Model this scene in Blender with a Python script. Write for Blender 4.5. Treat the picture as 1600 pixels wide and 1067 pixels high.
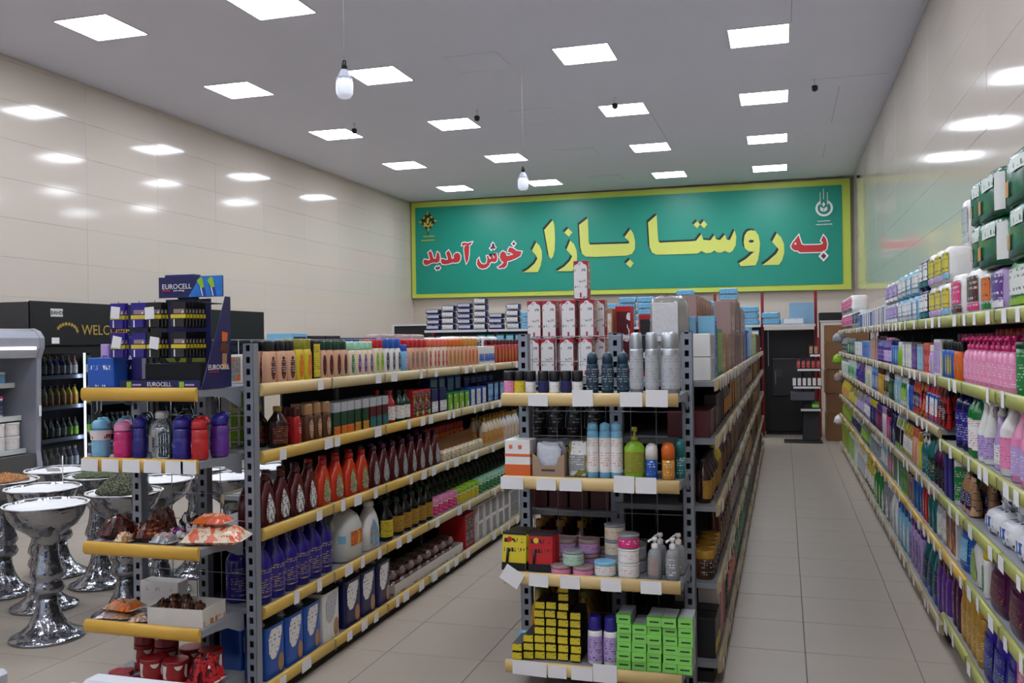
import bpy, math, random
from mathutils import Matrix, Vector

S = bpy.context.scene
for o in list(bpy.data.objects):
    bpy.data.objects.remove(o)
COLL = S.collection
rnd = random.Random(11)
PI = math.pi

# ------------------------------------------------------------------ camera
def set_camera():
    cd = bpy.data.cameras.new('camera')
    cd.sensor_width = 36.0
    cd.lens = 1428.0 / 1600.0 * 36.0
    cd.clip_start = 0.05
    cam = bpy.data.objects.new('camera', cd)
    COLL.objects.link(cam)
    yaw, roll = math.radians(16.55), math.radians(-0.77)
    r = Vector((math.cos(yaw), math.sin(yaw), 0)); f = Vector((-math.sin(yaw), math.cos(yaw), 0)); u = Vector((0, 0, 1))
    r3 = r * math.cos(roll) + u * math.sin(roll)
    u3 = u * math.cos(roll) - r * math.sin(roll)
    m = Matrix.Identity(4)
    for i in range(3):
        m[i][0], m[i][1], m[i][2] = r3[i], u3[i], -f[i]
    m.translation = Vector((0, 0, 1.55))
    cam.matrix_world = m
    S.camera = cam
set_camera()

# ------------------------------------------------------------------ world, exposure
w = bpy.data.worlds.new('World'); S.world = w; w.use_nodes = True
w.node_tree.nodes['Background'].inputs[0].default_value = (0.80, 0.88, 1.0, 1)
w.node_tree.nodes['Background'].inputs[1].default_value = 1.0
S.view_settings.view_transform = 'Standard'
S.view_settings.look = 'None'
S.view_settings.exposure = 0.0
S.view_settings.gamma = 1.0
S.view_settings.use_curve_mapping = False
S.cycles.use_denoising = True
S.cycles.max_bounces = 7
S.cycles.diffuse_bounces = 4
S.cycles.glossy_bounces = 3
S.cycles.transmission_bounces = 6
S.cycles.transparent_max_bounces = 8
S.cycles.caustics_reflective = False
S.cycles.caustics_refractive = False
S.cycles.sample_clamp_indirect = 4.0
PANEL_L = 27.           # radiance of a lit ceiling panel

# ------------------------------------------------------------------ materials
def lin(h):
    h = h.lstrip('#')
    c = [int(h[i:i+2], 16) / 255 for i in (0, 2, 4)]
    return tuple(x / 12.92 if x <= .04045 else ((x + .055) / 1.055) ** 2.4 for x in c) + (1,)
_M = {}
def mat(h, rough=.4, metal=0., var=.06, vs=9., bump=0., bs=60., trans=0., emit=0., coat=0., spec=.5, alpha=1.):
    key = (h, rough, metal, var, vs, bump, bs, trans, emit, coat, spec, alpha)
    if key in _M: return _M[key]
    m = bpy.data.materials.new('m_' + h.lstrip('#')); m.use_nodes = True
    nt = m.node_tree; b = nt.nodes['Principled BSDF']
    b.inputs['Roughness'].default_value = rough
    b.inputs['Metallic'].default_value = metal
    b.inputs['Specular IOR Level'].default_value = spec
    b.inputs['Alpha'].default_value = alpha
    if trans: b.inputs['Transmission Weight'].default_value = trans; b.inputs['IOR'].default_value = 1.3
    if coat: b.inputs['Coat Weight'].default_value = coat; b.inputs['Coat Roughness'].default_value = .08
    c = lin(h)
    tc = nt.nodes.new('ShaderNodeTexCoord')
    n = nt.nodes.new('ShaderNodeTexNoise'); n.inputs['Scale'].default_value = vs; n.inputs['Detail'].default_value = 3
    nt.links.new(tc.outputs['Object'], n.inputs['Vector'])
    mx = nt.nodes.new('ShaderNodeMix'); mx.data_type = 'RGBA'
    mx.inputs[6].default_value = tuple(x * (1 - var) for x in c[:3]) + (1,)
    mx.inputs[7].default_value = tuple(min(1, x * (1 + var)) for x in c[:3]) + (1,)
    nt.links.new(n.outputs['Fac'], mx.inputs[0])
    nt.links.new(mx.outputs[2], b.inputs['Base Color'])
    if emit:
        b.inputs['Emission Color'].default_value = c
        b.inputs['Emission Strength'].default_value = emit
    if bump:
        n2 = nt.nodes.new('ShaderNodeTexNoise'); n2.inputs['Scale'].default_value = bs; n2.inputs['Detail'].default_value = 2
        nt.links.new(tc.outputs['Object'], n2.inputs['Vector'])
        bp = nt.nodes.new('ShaderNodeBump'); bp.inputs['Strength'].default_value = bump; bp.inputs['Distance'].default_value = .01
        nt.links.new(n2.outputs['Fac'], bp.inputs['Height']); nt.links.new(bp.outputs['Normal'], b.inputs['Normal'])
    _M[key] = m
    return m

def printm(base, ink, ink2=None, sx=150., sz=230., thr=.57, rough=.4, blob=30., bthr=.60):
    """printed wrapper: lines of small lettering in one ink, larger patches in a second ink"""
    key = ('p', base, ink, ink2, sx, sz, thr, rough, blob, bthr)
    if key in _M: return _M[key]
    m = bpy.data.materials.new('print_' + base.lstrip('#')); m.use_nodes = True
    nt = m.node_tree; b = nt.nodes['Principled BSDF']; b.inputs['Roughness'].default_value = rough
    N = lambda t, **k: nt.nodes.new('ShaderNode' + t)
    def math_(op, a, c=None):
        n = nt.nodes.new('ShaderNodeMath'); n.operation = op
        for i, q in enumerate((a, c)):
            if q is None: continue
            if isinstance(q, (int, float)): n.inputs[i].default_value = q
            else: nt.links.new(q, n.inputs[i])
        return n.outputs[0]
    tc = N('TexCoord')
    def noise(scale, detail=0.):
        mp = N('Mapping'); mp.inputs['Scale'].default_value = scale; nt.links.new(tc.outputs['Object'], mp.inputs[0])
        n = N('TexNoise'); n.inputs['Scale'].default_value = 1.; n.inputs['Detail'].default_value = detail
        nt.links.new(mp.outputs[0], n.inputs['Vector']); return n.outputs['Fac']
    k = sx/150.
    sp = N('SeparateXYZ'); nt.links.new(tc.outputs['Object'], sp.inputs[0])
    rows = math_('MULTIPLY', sp.outputs[2], sz*.42)
    fr = math_('FRACT', rows); fl = math_('FLOOR', rows)
    band = math_('LESS_THAN', fr, .45)
    wn = N('TexWhiteNoise'); wn.noise_dimensions = '1D'; nt.links.new(fl, wn.inputs['W'])
    pick = math_('GREATER_THAN', wn.outputs['Value'], .45)
    strokes = math_('GREATER_THAN', noise((420*k, 420*k, 60*k)), .5)
    words = math_('GREATER_THAN', noise((75*k, 75*k, sz*.42)), thr-.09)
    mask = math_('MULTIPLY', math_('MULTIPLY', band, pick), math_('MULTIPLY', strokes, words))
    src = None
    if ink2:
        gb = math_('GREATER_THAN', noise((blob, blob, blob*.6), .5), bthr)
        m1 = N('Mix'); m1.data_type = 'RGBA'
        m1.inputs[6].default_value = lin(base); m1.inputs[7].default_value = lin(ink2)
        nt.links.new(gb, m1.inputs[0]); src = m1.outputs[2]
    m2 = N('Mix'); m2.data_type = 'RGBA'
    m2.inputs[6].default_value = lin(base); m2.inputs[7].default_value = lin(ink)
    if src: nt.links.new(src, m2.inputs[6])
    nt.links.new(mask, m2.inputs[0]); nt.links.new(m2.outputs[2], b.inputs['Base Color'])
    _M[key] = m
    return m

# ------------------------------------------------------------------ mesh builder
class B:
    def __init__(s): s.v = []; s.f = []; s.mi = []; s.sm = []; s.mats = []
    def idx(s, m):
        if m not in s.mats: s.mats.append(m)
        return s.mats.index(m)
    def add(s, vs, fs, m, smooth=False):
        o = len(s.v); k = s.idx(m)
        s.v += [tuple(p) for p in vs]
        for f in fs:
            s.f.append(tuple(i + o for i in f)); s.mi.append(k); s.sm.append(smooth)
        return s
    def box(s, x0, x1, y0, y1, z0, z1, m):
        vs = [(x0,y0,z0),(x1,y0,z0),(x1,y1,z0),(x0,y1,z0),(x0,y0,z1),(x1,y0,z1),(x1,y1,z1),(x0,y1,z1)]
        return s.add(vs, [(0,3,2,1),(4,5,6,7),(0,1,5,4),(1,2,6,5),(2,3,7,6),(3,0,4,7)], m)
    def cbox(s, x0, x1, y0, y1, z0, z1, m, b=.004):
        b = min(b, (x1-x0)*.4, (y1-y0)*.4, (z1-z0)*.4)
        vs = []; ix = {}
        X = (x0, x1); Y = (y0, y1); Z = (z0, z1)
        for i in (0,1):
            for j in (0,1):
                for k in (0,1):
                    sx, sy, sz = (1-2*i), (1-2*j), (1-2*k)
                    for a in range(3):
                        p = [X[i]+sx*b, Y[j]+sy*b, Z[k]+sz*b]
                        p[a] = (X[i], Y[j], Z[k])[a]
                        ix[(i,j,k,a)] = len(vs); vs.append(p)
        I = lambda i,j,k,a: ix[(i,j,k,a)]
        fs = []
        for i in (0,1):
            q = [I(i,0,0,0),I(i,1,0,0),I(i,1,1,0),I(i,0,1,0)]; fs.append(tuple(q if i else q[::-1]))
            q = [I(0,i,0,1),I(0,i,1,1),I(1,i,1,1),I(1,i,0,1)]; fs.append(tuple(q if i else q[::-1]))
            q = [I(0,0,i,2),I(1,0,i,2),I(1,1,i,2),I(0,1,i,2)]; fs.append(tuple(q if i else q[::-1]))
        for i in (0,1):
            for j in (0,1):
                q = [I(i,j,0,0),I(i,j,0,1),I(i,j,1,1),I(i,j,1,0)]; fs.append(tuple(q if i == j else q[::-1]))
                q = [I(i,0,j,0),I(i,0,j,2),I(i,1,j,2),I(i,1,j,0)]; fs.append(tuple(q if i != j else q[::-1]))
                q = [I(0,i,j,1),I(0,i,j,2),I(1,i,j,2),I(1,i,j,1)]; fs.append(tuple(q if i == j else q[::-1]))
        for i in (0,1):
            for j in (0,1):
                for k in (0,1):
                    q = [I(i,j,k,0),I(i,j,k,1),I(i,j,k,2)]
                    fs.append(tuple(q if (i+j+k) % 2 == 1 else q[::-1]))
        return s.add(vs, fs, m)
    def loft(s, secs, m, n=16, smooth=True, cap0=True, cap1=True):
        """stack of super-ellipse sections (z, half x, half y, power[, ox, oy])"""
        vs = []
        for q in secs:
            z, hx, hy, p = q[:4]; ox = q[4] if len(q) > 4 else 0; oy = q[5] if len(q) > 5 else 0
            for i in range(n):
                t = 2*PI*(i+.5)/n; c, sn = math.cos(t), math.sin(t)
                vs.append((ox + hx*math.copysign(abs(c)**(2/p), c), oy + hy*math.copysign(abs(sn)**(2/p), sn), z))
        fs = []
        for k in range(len(secs)-1):
            for i in range(n):
                a = k*n+i; b2 = k*n+(i+1) % n
                fs.append((a, b2, b2+n, a+n))
        s.add(vs, fs, m, smooth)
        o = len(s.v) - len(vs); k = s.idx(m)
        if cap0: s.f.append(tuple(o+i for i in range(n-1,-1,-1))); s.mi.append(k); s.sm.append(False)
        if cap1: s.f.append(tuple(o+(len(secs)-1)*n+i for i in range(n))); s.mi.append(k); s.sm.append(False)
        return s
    def lathe(s, prof, m, n=16, cap0=True, cap1=True, ox=0, oy=0):
        return s.loft([(z, r, r, 2, ox, oy) for r, z in prof], m, n, True, cap0, cap1)
    def patch(s, secs, a0, a1, m, off=.0012, n=9):
        """a label lying on a loft's surface between two angles (front is -90 degrees)"""
        vs = []
        for q in secs:
            z, hx, hy, p = q[:4]
            for i in range(n):
                t = math.radians(a0 + (a1-a0)*i/(n-1)); c, sn = math.cos(t), math.sin(t)
                vs.append(((hx+off)*math.copysign(abs(c)**(2/p), c), (hy+off)*math.copysign(abs(sn)**(2/p), sn), z))
        fs = [(k*n+i, k*n+i+1, (k+1)*n+i+1, (k+1)*n+i) for k in range(len(secs)-1) for i in range(n-1)]
        return s.add(vs, fs, m, True)
    def slab(s, poly, y, m, t=.0015):
        """flat outline in x,z facing -y, with a small thickness"""
        n = len(poly)
        vs = [(x, y, z) for x, z in poly] + [(x, y+t, z) for x, z in poly]
        area = sum(poly[i][0]*poly[(i+1) % n][1]-poly[(i+1) % n][0]*poly[i][1] for i in range(n))
        fr = tuple(range(n)) if area > 0 else tuple(range(n-1,-1,-1))
        fs = [fr, tuple(n+i for i in reversed(fr))]
        for i in range(n):
            j = (i+1) % n
            fs.append((i, i+n, j+n, j) if area > 0 else (j, j+n, i+n, i))
        return s.add(vs, fs, m)
    def extr(s, prof, x0, x1, m, smooth=False):
        """profile in y,z drawn out along x"""
        n = len(prof)
        vs = [(x0, y, z) for y, z in prof] + [(x1, y, z) for y, z in prof]
        fs = [(i, (i+1) % n, (i+1) % n+n, i+n) for i in range(n)]
        s.add(vs, fs, m, smooth)
        o = len(s.v)-2*n; k = s.idx(m)
        s.f.append(tuple(o+i for i in range(n-1,-1,-1))); s.mi.append(k); s.sm.append(False)
        s.f.append(tuple(o+n+i for i in range(n))); s.mi.append(k); s.sm.append(False)
        return s
    def tube(s, pts, r, m, n=6, closed=False):
        pts = [Vector(p) for p in pts]; vs = []; N = len(pts)
        for i, p in enumerate(pts):
            a = pts[(i-1) % N] if (closed or i > 0) else p; b = pts[(i+1) % N] if (closed or i < N-1) else p
            d = (b-a).normalized()
            up = Vector((0,0,1)) if abs(d.z) < .9 else Vector((1,0,0))
            e1 = d.cross(up).normalized(); e2 = d.cross(e1)
            for k in range(n):
                t = 2*PI*k/n; vs.append(p + e1*(r*math.cos(t)) + e2*(r*math.sin(t)))
        fs = []
        for i in range(N if closed else N-1):
            for k in range(n):
                a = i*n+k; b = i*n+(k+1) % n; c = ((i+1) % N)*n+(k+1) % n; d = ((i+1) % N)*n+k
                fs.append((a, b, c, d))
        if not closed:
            fs.append(tuple(range(n-1,-1,-1))); fs.append(tuple((N-1)*n+k for k in range(n)))
        return s.add(vs, fs, m, True)
    def jit(s, a, seed=1):
        r = random.Random(seed)
        s.v = [(x+r.uniform(-a,a), y+r.uniform(-a,a), z+r.uniform(-a,a) if z > .004 else z) for x, y, z in s.v]
        return s
    def xf(s, M):
        s.v = [tuple(M @ Vector(p)) for p in s.v]; return s
    def join(s, o):
        k = [s.idx(m) for m in o.mats]; b = len(s.v)
        s.v += o.v; s.f += [tuple(i+b for i in f) for f in o.f]; s.mi += [k[i] for i in o.mi]; s.sm += o.sm
        return s
    def mesh(s, name):
        me = bpy.data.meshes.new(name)
        me.from_pydata(s.v, [], s.f)
        for m in s.mats: me.materials.append(m)
        me.polygons.foreach_set('material_index', s.mi)
        me.polygons.foreach_set('use_smooth', s.sm)
        me.update()
        return me

def text_b(txt, size, m, thick=.0008, squeeze=1., align='CENTER'):
    """lettering in the x,z plane facing -y"""
    cu = bpy.data.curves.new('t', 'FONT'); cu.body = txt; cu.size = size; cu.align_x = align; cu.extrude = thick/2
    cu.resolution_u = 2
    ob = bpy.data.objects.new('t', cu); COLL.objects.link(ob)
    dg = bpy.context.evaluated_depsgraph_get()
    me = bpy.data.meshes.new_from_object(ob.evaluated_get(dg))
    b = B()
    b.add([(v.co.x*squeeze, -v.co.z, v.co.y) for v in me.vertices], [tuple(p.vertices) for p in me.polygons], m)
    bpy.data.objects.remove(ob); bpy.data.curves.remove(cu); bpy.data.meshes.remove(me)
    return b

# ------------------------------------------------------------------ scene tree
def link(name, data): o = bpy.data.objects.new(name, data); COLL.objects.link(o); return o
def tag(o, label=None, cat=None, group=None, kind=None):
    if label: o['label'] = label
    if cat: o['category'] = cat
    if group: o['group'] = group
    if kind: o['kind'] = kind
    return o
def thing(name, label, cat, loc=(0,0,0), rz=0., group=None):
    o = link(name, None); o.empty_display_size = .1; o.location = loc; o.rotation_euler = (0,0,rz)
    return tag(o, label, cat, group)
def single(name, b, label, cat, loc=(0,0,0), rz=0., group=None):
    o = link(name, b.mesh(name) if isinstance(b, B) else b); o.location = (loc[0], loc[1], loc[2]+.0012); o.rotation_euler = (0,0,rz)
    return tag(o, label, cat, group)
def part(p, name, b, loc=(0,0,0), rot=(0,0,0), label=None, kind=None):
    o = link(name, b.mesh(name) if isinstance(b, B) else b); o.parent = p; o.location = loc; o.rotation_euler = rot
    return tag(o, label, None, None, kind)
def struct(name, b, loc=(0,0,0)):
    o = link(name, b.mesh(name)); o.location = loc; o['kind'] = 'structure'; return o

class Bulk:
    """goods too far off to pick apart, joined per rack"""
    d = {}
    @staticmethod
    def add(key, p, M):
        b = Bulk.d.setdefault(key, B()); t = B()
        for _, q in p.parts: t.join(q)
        b.join(t.xf(M))
class Proto:
    """one kind of product: first part is the body, the rest ride on it"""
    def __init__(s, name, cat, desc, parts, w, d, h):
        s.name, s.cat, s.desc, s.parts, s.w, s.d, s.h = name, cat, desc, parts, w, d, h
        s._m = None; s._j = None; s.short = ', '.join(desc.split(', ')[:2])
    def meshes(s):
        if s._m is None: s._m = [(n, b.mesh(n)) for n, b in s.parts]
        return s._m
    def joined(s):
        if s._j is None:
            b = B()
            for _, p in s.parts: b.join(p)
            s._j = b.mesh(s.name)
        return s._j
ORD = ('first second third fourth fifth sixth seventh eighth ninth tenth eleventh twelfth thirteenth fourteenth fifteenth sixteenth seventeenth eighteenth nineteenth twentieth'.split() + ['twenty-' + a for a in 'first second third fourth fifth sixth seventh eighth ninth'.split()] + ['thirtieth'] + ['thirty-' + a for a in 'first second third fourth fifth sixth seventh eighth ninth'.split()])
def fit_words(*cands):
    for c in cands:
        if len(c.split()) <= 16: return c
    return ' '.join(cands[-1].split()[:16])
def put(p, x, y, z, rz=0., where=None, detail=True, label=None, group=None, sc=1., rot=None, pos=None):
    z += .0012
    if label: lab = label
    elif pos: lab = fit_words('%s, %s, %s' % (p.desc, pos, where), '%s, %s, %s' % (p.short, pos, where), '%s, %s' % (p.desc, where))
    else: lab = fit_words('%s, %s' % (p.desc, where), '%s, %s' % (p.short, where))
    group = group or (fit_words('%s, %s' % (p.short, where)) if where else None)
    if detail and len(p.parts) > 1:
        ms = p.meshes(); o = link(p.name, ms[0][1])
        for n, me in ms[1:]:
            c = link(n, me); c.parent = o
    else:
        o = link(p.name, p.joined() if len(p.parts) > 1 else p.meshes()[0][1])
    o.location = (x, y, z); o.rotation_euler = rot if rot else (0, 0, rz)
    if sc != 1: o.scale = (sc,)*3
    return tag(o, lab, p.cat, group)
# ================================================================== the room
XL, XR, YB, YF, ZC = -7.73, 1.31, 18.5, -4.0, 4.6
M_GROUT = mat('#6f675e', .8)
M_FT = mat('#a3988a', .42, var=.05, vs=3., bump=.02, bs=5., spec=.35)
M_WT = mat('#cfc4b7', .085, var=.02, vs=1.5, bump=.09, bs=1.6, spec=.45)
M_WJ = mat('#c8bcab', .3)
M_CEIL = mat('#e1e3f0', .75, var=.03, vs=.7)

# floor with square tiles
fl = struct('floor', B().box(XL-.1, XR+.1, YF, YB+.1, -.12, -.0025, M_GROUT))
TS = .503
tile_b = lambda: B().cbox(-TS/2+.002, TS/2-.002, -TS/2+.002, TS/2-.002, -.012, 0, M_FT, .0015)
tile_me = tile_b().mesh('tile')
rest = B()
def in_view_floor(x, y):
    if -.35 < x < .95 and 3.6 < y < 15.3: return True
    if -2.35 < x < -1.0 and 3.2 < y < 8.: return True
    if -5.9 < x < -2.5 and 2.9 < y < 6.5: return True
    return False
nx0 = int((XL-.083)/TS)-1; nx1 = int((XR-.083)/TS)+1
ny0 = int((YF-4.72)/TS); ny1 = int((YB-4.72)/TS)+1
for i in range(nx0, nx1):
    for j in range(ny0, ny1):
        x = .083 + (i+.5)*TS; y = 4.72 + (j+.5)*TS
        if in_view_floor(x, y):
            t = link('tile', tile_me); t.parent = fl; t.location = (x, y, rnd.uniform(-.0006, 0)); t.rotation_euler = (rnd.uniform(-.0008,.0008), rnd.uniform(-.0008,.0008), 0)
        else:
            rest.box(x-TS/2+.002, x+TS/2-.002, y-TS/2+.002, y+TS/2-.002, -.012, 0, M_FT)
part(fl, 'tile_paving', rest, kind='stuff')

# ceiling
ce = struct('ceiling', B().box(XL-.1, XR+.1, YF, YB+.1, ZC, ZC+.12, M_CEIL))
M_SEAM = mat('#b4b3b9', .8)
for x, y0, y1 in ((.11, 7.2, 9.25), (.69, 11.8, 13.7), (.675, 15.2, 16.4), (-1.67, 12.4, 14.2)):
    part(ce, 'seam', B().box(x-.004, x+.004, y0, y1, ZC-.0015, ZC+.001, M_SEAM))
part(ce, 'seam', B().box(.35, 1.2, 11.4-.004, 11.4+.004, ZC-.0015, ZC+.001, M_SEAM))

# walls clad in long glossy tiles, rows 0.41 m high
TH, TW = .41, 1.255
wtile = B().cbox(-TW/2+.0006, TW/2-.0006, -.006, .006, -TH/2+.0006, TH/2-.0006, M_WT, .0012).mesh('tile')
def clad(wall, rows_z0, origin, axis, n0, n1, face, zmin, zmax):
    k = int((zmin-rows_z0)/TH)-1
    while True:
        z = rows_z0 + (k+.5)*TH; k += 1
        if z - TH/2 < zmin - .01: continue
        if z - TH/2 > zmax - .05: break
        for i in range(n0, n1):
            t = link('tile', wtile); t.parent = wall
            a = rnd.uniform(-.0016, .0016); b2 = rnd.uniform(-.0016, .0016)
            top = z + TH/2
            sz = 1.
            if top > ZC: sz = (ZC-.003-(z-TH/2))/TH; zz = (z-TH/2 + ZC-.003)/2
            else: zz = z
            t.scale = (1, 1, sz)
            if axis == 'Y':
                t.location = (origin, 0 + (i+.5)*TW + face[1], zz); t.rotation_euler = (a, 0, face[0] + b2)
            else:
                t.location = ((i+.5)*TW + face[1], origin, zz); t.rotation_euler = (a, 0, face[0] + b2)
wl = struct('wall_left', B().box(XL-.2, XL-.008, YF, YB, 0, ZC, M_WJ))
clad(wl, 4.14, XL, 'Y', 5, 15, (PI/2, -.02), 1.25, ZC)
wr = struct('wall_right', B().box(XR+.008, XR+.2, YF, YB, 0, ZC, M_WJ))
clad(wr, 4.14, XR, 'Y', 2, 15, (-PI/2, .40), 1.25, ZC)
wb = struct('wall_back', B().box(XL-.2, XR+.2, YB+.008, YB+.2, 0, ZC, M_WJ))
clad(wb, 4.14, YB, 'X', -6, 1, (0, .05), .8, ZC)
# shop front behind the viewer: piers, a spandrel and panes
M_FR = mat('#8f8f92', .4)
wf = struct('wall_front', B().box(XL-.2, XR+.2, YF-.2, YF, 3.2, ZC, M_CEIL).box(XL-.2, XR+.2, YF-.2, YF, 0, .35, M_CEIL)
            .box(XL-.2, XL+.5, YF-.2, YF, .35, 3.2, M_CEIL).box(XR-.4, XR+.2, YF-.2, YF, .35, 3.2, M_CEIL).box(-3.4, -3.1, YF-.2, YF, .35, 3.2, M_CEIL))
M_PANE = mat('#e8f0f2', .02, trans=1., var=0.)
for i, (a, b2) in enumerate(((XL+.5, -3.4), (-3.1, XR-.4))):
    wn = struct('window_%d' % (i+1), B().box(a, b2, YF-.14, YF-.08, .35, .41, M_FR).box(a, b2, YF-.14, YF-.08, 3.14, 3.2, M_FR)
                .box(a, a+.06, YF-.14, YF-.08, .41, 3.14, M_FR).box(b2-.06, b2, YF-.14, YF-.08, .41, 3.14, M_FR))
    part(wn, 'pane', B().box(a+.06, b2-.06, YF-.115, YF-.105, .41, 3.14, M_PANE))

# ------------------------------------------------------------------ ceiling panels
M_LIT = mat('#eef3ff', .5, emit=PANEL_L, var=0.)
M_PFR = mat('#d9d9da', .45)
M_OFF = mat('#e1e3f0', .5, var=.02)
PH = .30
fr_me = B()
fr_me.box(-PH, -PH+.012, -PH, PH, -.008, 0, M_PFR).box(PH-.012, PH, -PH, PH, -.008, 0, M_PFR)
fr_me.box(-PH+.012, PH-.012, -PH, -PH+.012, -.008, 0, M_PFR).box(-PH+.012, PH-.012, PH-.012, PH, -.008, 0, M_PFR)
fr_me = fr_me.mesh('frame')
lit_me = B().box(-PH+.012, PH-.012, -PH+.012, PH-.012, -.005, 0, M_LIT).mesh('diffuser')
off_fr = B().box(-PH, -PH+.012, -PH, PH, -.008, 0, M_OFF).box(PH-.012, PH, -PH, PH, -.008, 0, M_OFF).box(-PH+.012, PH-.012, -PH, -PH+.012, -.008, 0, M_OFF).box(-PH+.012, PH-.012, PH-.012, PH, -.008, 0, M_OFF).mesh('frame')
off_me = B().box(-PH+.012, PH-.012, -PH+.012, PH-.012, -.005, 0, M_OFF).mesh('diffuser')
COLN = {-6.2: 'leftmost column', -4.37: 'second column from the left wall', -1.985: 'second column from the right wall', -.2: 'rightmost column'}
ROWN = {17.05: 'row nearest the banner', 14.53: 'second row from the banner', 12.03: 'third row from the banner', 9.56: 'fourth row from the banner', 7.26: 'fifth row from the banner', 4.8: 'sixth row from the banner', 2.3: 'seventh row from the banner', -.2: 'eighth row from the banner', -2.6: 'ninth row from the banner'}
for y in (17.05, 14.53, 12.03, 9.56, 7.26, 4.8, 2.3, -.2, -2.6):
    for x in (-6.2, -4.37, -1.985, -.2):
        lb = 'lit square ceiling panel, %s, %s' % (COLN[x], ROWN[y]) if y in ROWN else 'lit square ceiling panel behind or above the viewer'
        t = thing('ceiling_light', lb, 'ceiling light', (x, y, ZC-.0005), 0, 'lit square ceiling panels')
        part(t, 'frame', fr_me); part(t, 'diffuser', lit_me)
for y, n in ((17.0, 'nearest the banner'), (14.51, 'second from the banner'), (11.93, 'third from the banner'), (9.47, 'farthest from the banner')):
    t = thing('ceiling_light', 'unlit grey square ceiling panel, %s' % n, 'ceiling light', (-3.16, y, ZC-.0005), 0, 'unlit square ceiling panels')
    part(t, 'frame', off_fr); part(t, 'diffuser', off_me)

# hanging bulbs
M_BULB = mat('#dfe3f2', .25, emit=.35, var=0.); M_BLK = mat('#0d0d0f', .45); M_RIB = mat('#b9bccb', .4)
def hang_bulb(x, y, z, lab):
    t = thing('pendant_bulb', lab, 'pendant lamp', (x, y, z), 0, 'hanging white bulbs')
    part(t, 'bulb', B().lathe([(.012,0),(.04,.006),(.056,.03),(.06,.07),(.058,.115),(.05,.135)], M_BULB, 20))
    nk = part(t, 'neck', B().lathe([(.05,.135),(.046,.15),(.03,.185),(.02,.2)], M_RIB, 20))
    for k in range(10):
        a = 2*PI*k/10
        part(nk, 'fin', B().box(-.002, .002, .040, .056, .095, .142, M_RIB).xf(Matrix.Rotation(a, 4, 'Z')))
    part(t, 'socket', B().lathe([(.02,.195),(.02,.25),(.008,.265)], M_BLK, 12))
    part(t, 'cord', B().tube([(0,0,.26),(0,0,ZC-z)], .0016, mat('#a9a9ae', .6), 5))
hang_bulb(-2.88, 5.72, 3.24, 'large white bulb hanging on a cord nearer the viewer')
hang_bulb(-2.71, 9.63, 3.20, 'white bulb hanging on a cord just above the banner')
# small black ceiling cameras
def ceil_cam(x, y, lab):
    t = thing('ceiling_camera', lab, 'camera', (x, y, ZC), 0, 'small black ceiling cameras')
    part(t, 'stem', B().lathe([(.018,0),(.018,-.012),(.008,-.016),(.008,-.075)], M_PFR, 10))
    bd = part(t, 'body', B().lathe([(.026,-.075),(.036,-.082),(.038,-.115),(.030,-.135),(.012,-.142)], M_BLK, 14))
    part(bd, 'lens', B().lathe([(.012,-.1425),(.010,-.146)], mat('#333840', .1), 10))
for x, y, lab in ((-5.66, 11.52, 'small black camera under leftmost column of lit panels'), (-3.83, 11.41, 'small black camera right of a lit panel at mid ceiling'),
                  (-1.995, 11.4, 'small black camera in front of a lit panel above the aisle'), (.39, 11.38, 'small black camera on bare ceiling near right wall')):
    ceil_cam(x, y, lab)
t = thing('wall_camera', 'small dark camera in the corner right of the banner', 'camera', (1.28, 17.1, 4.36))
part(t, 'bracket', B().box(-.02, .03, -.01, .01, -.01, .01, M_PFR)); part(t, 'body', B().lathe([(.02,0),(.028,.01),(.028,.11),(.02,.13)], M_BLK, 12).xf(Matrix.Rotation(PI/2+.2, 4, 'X')))
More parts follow.
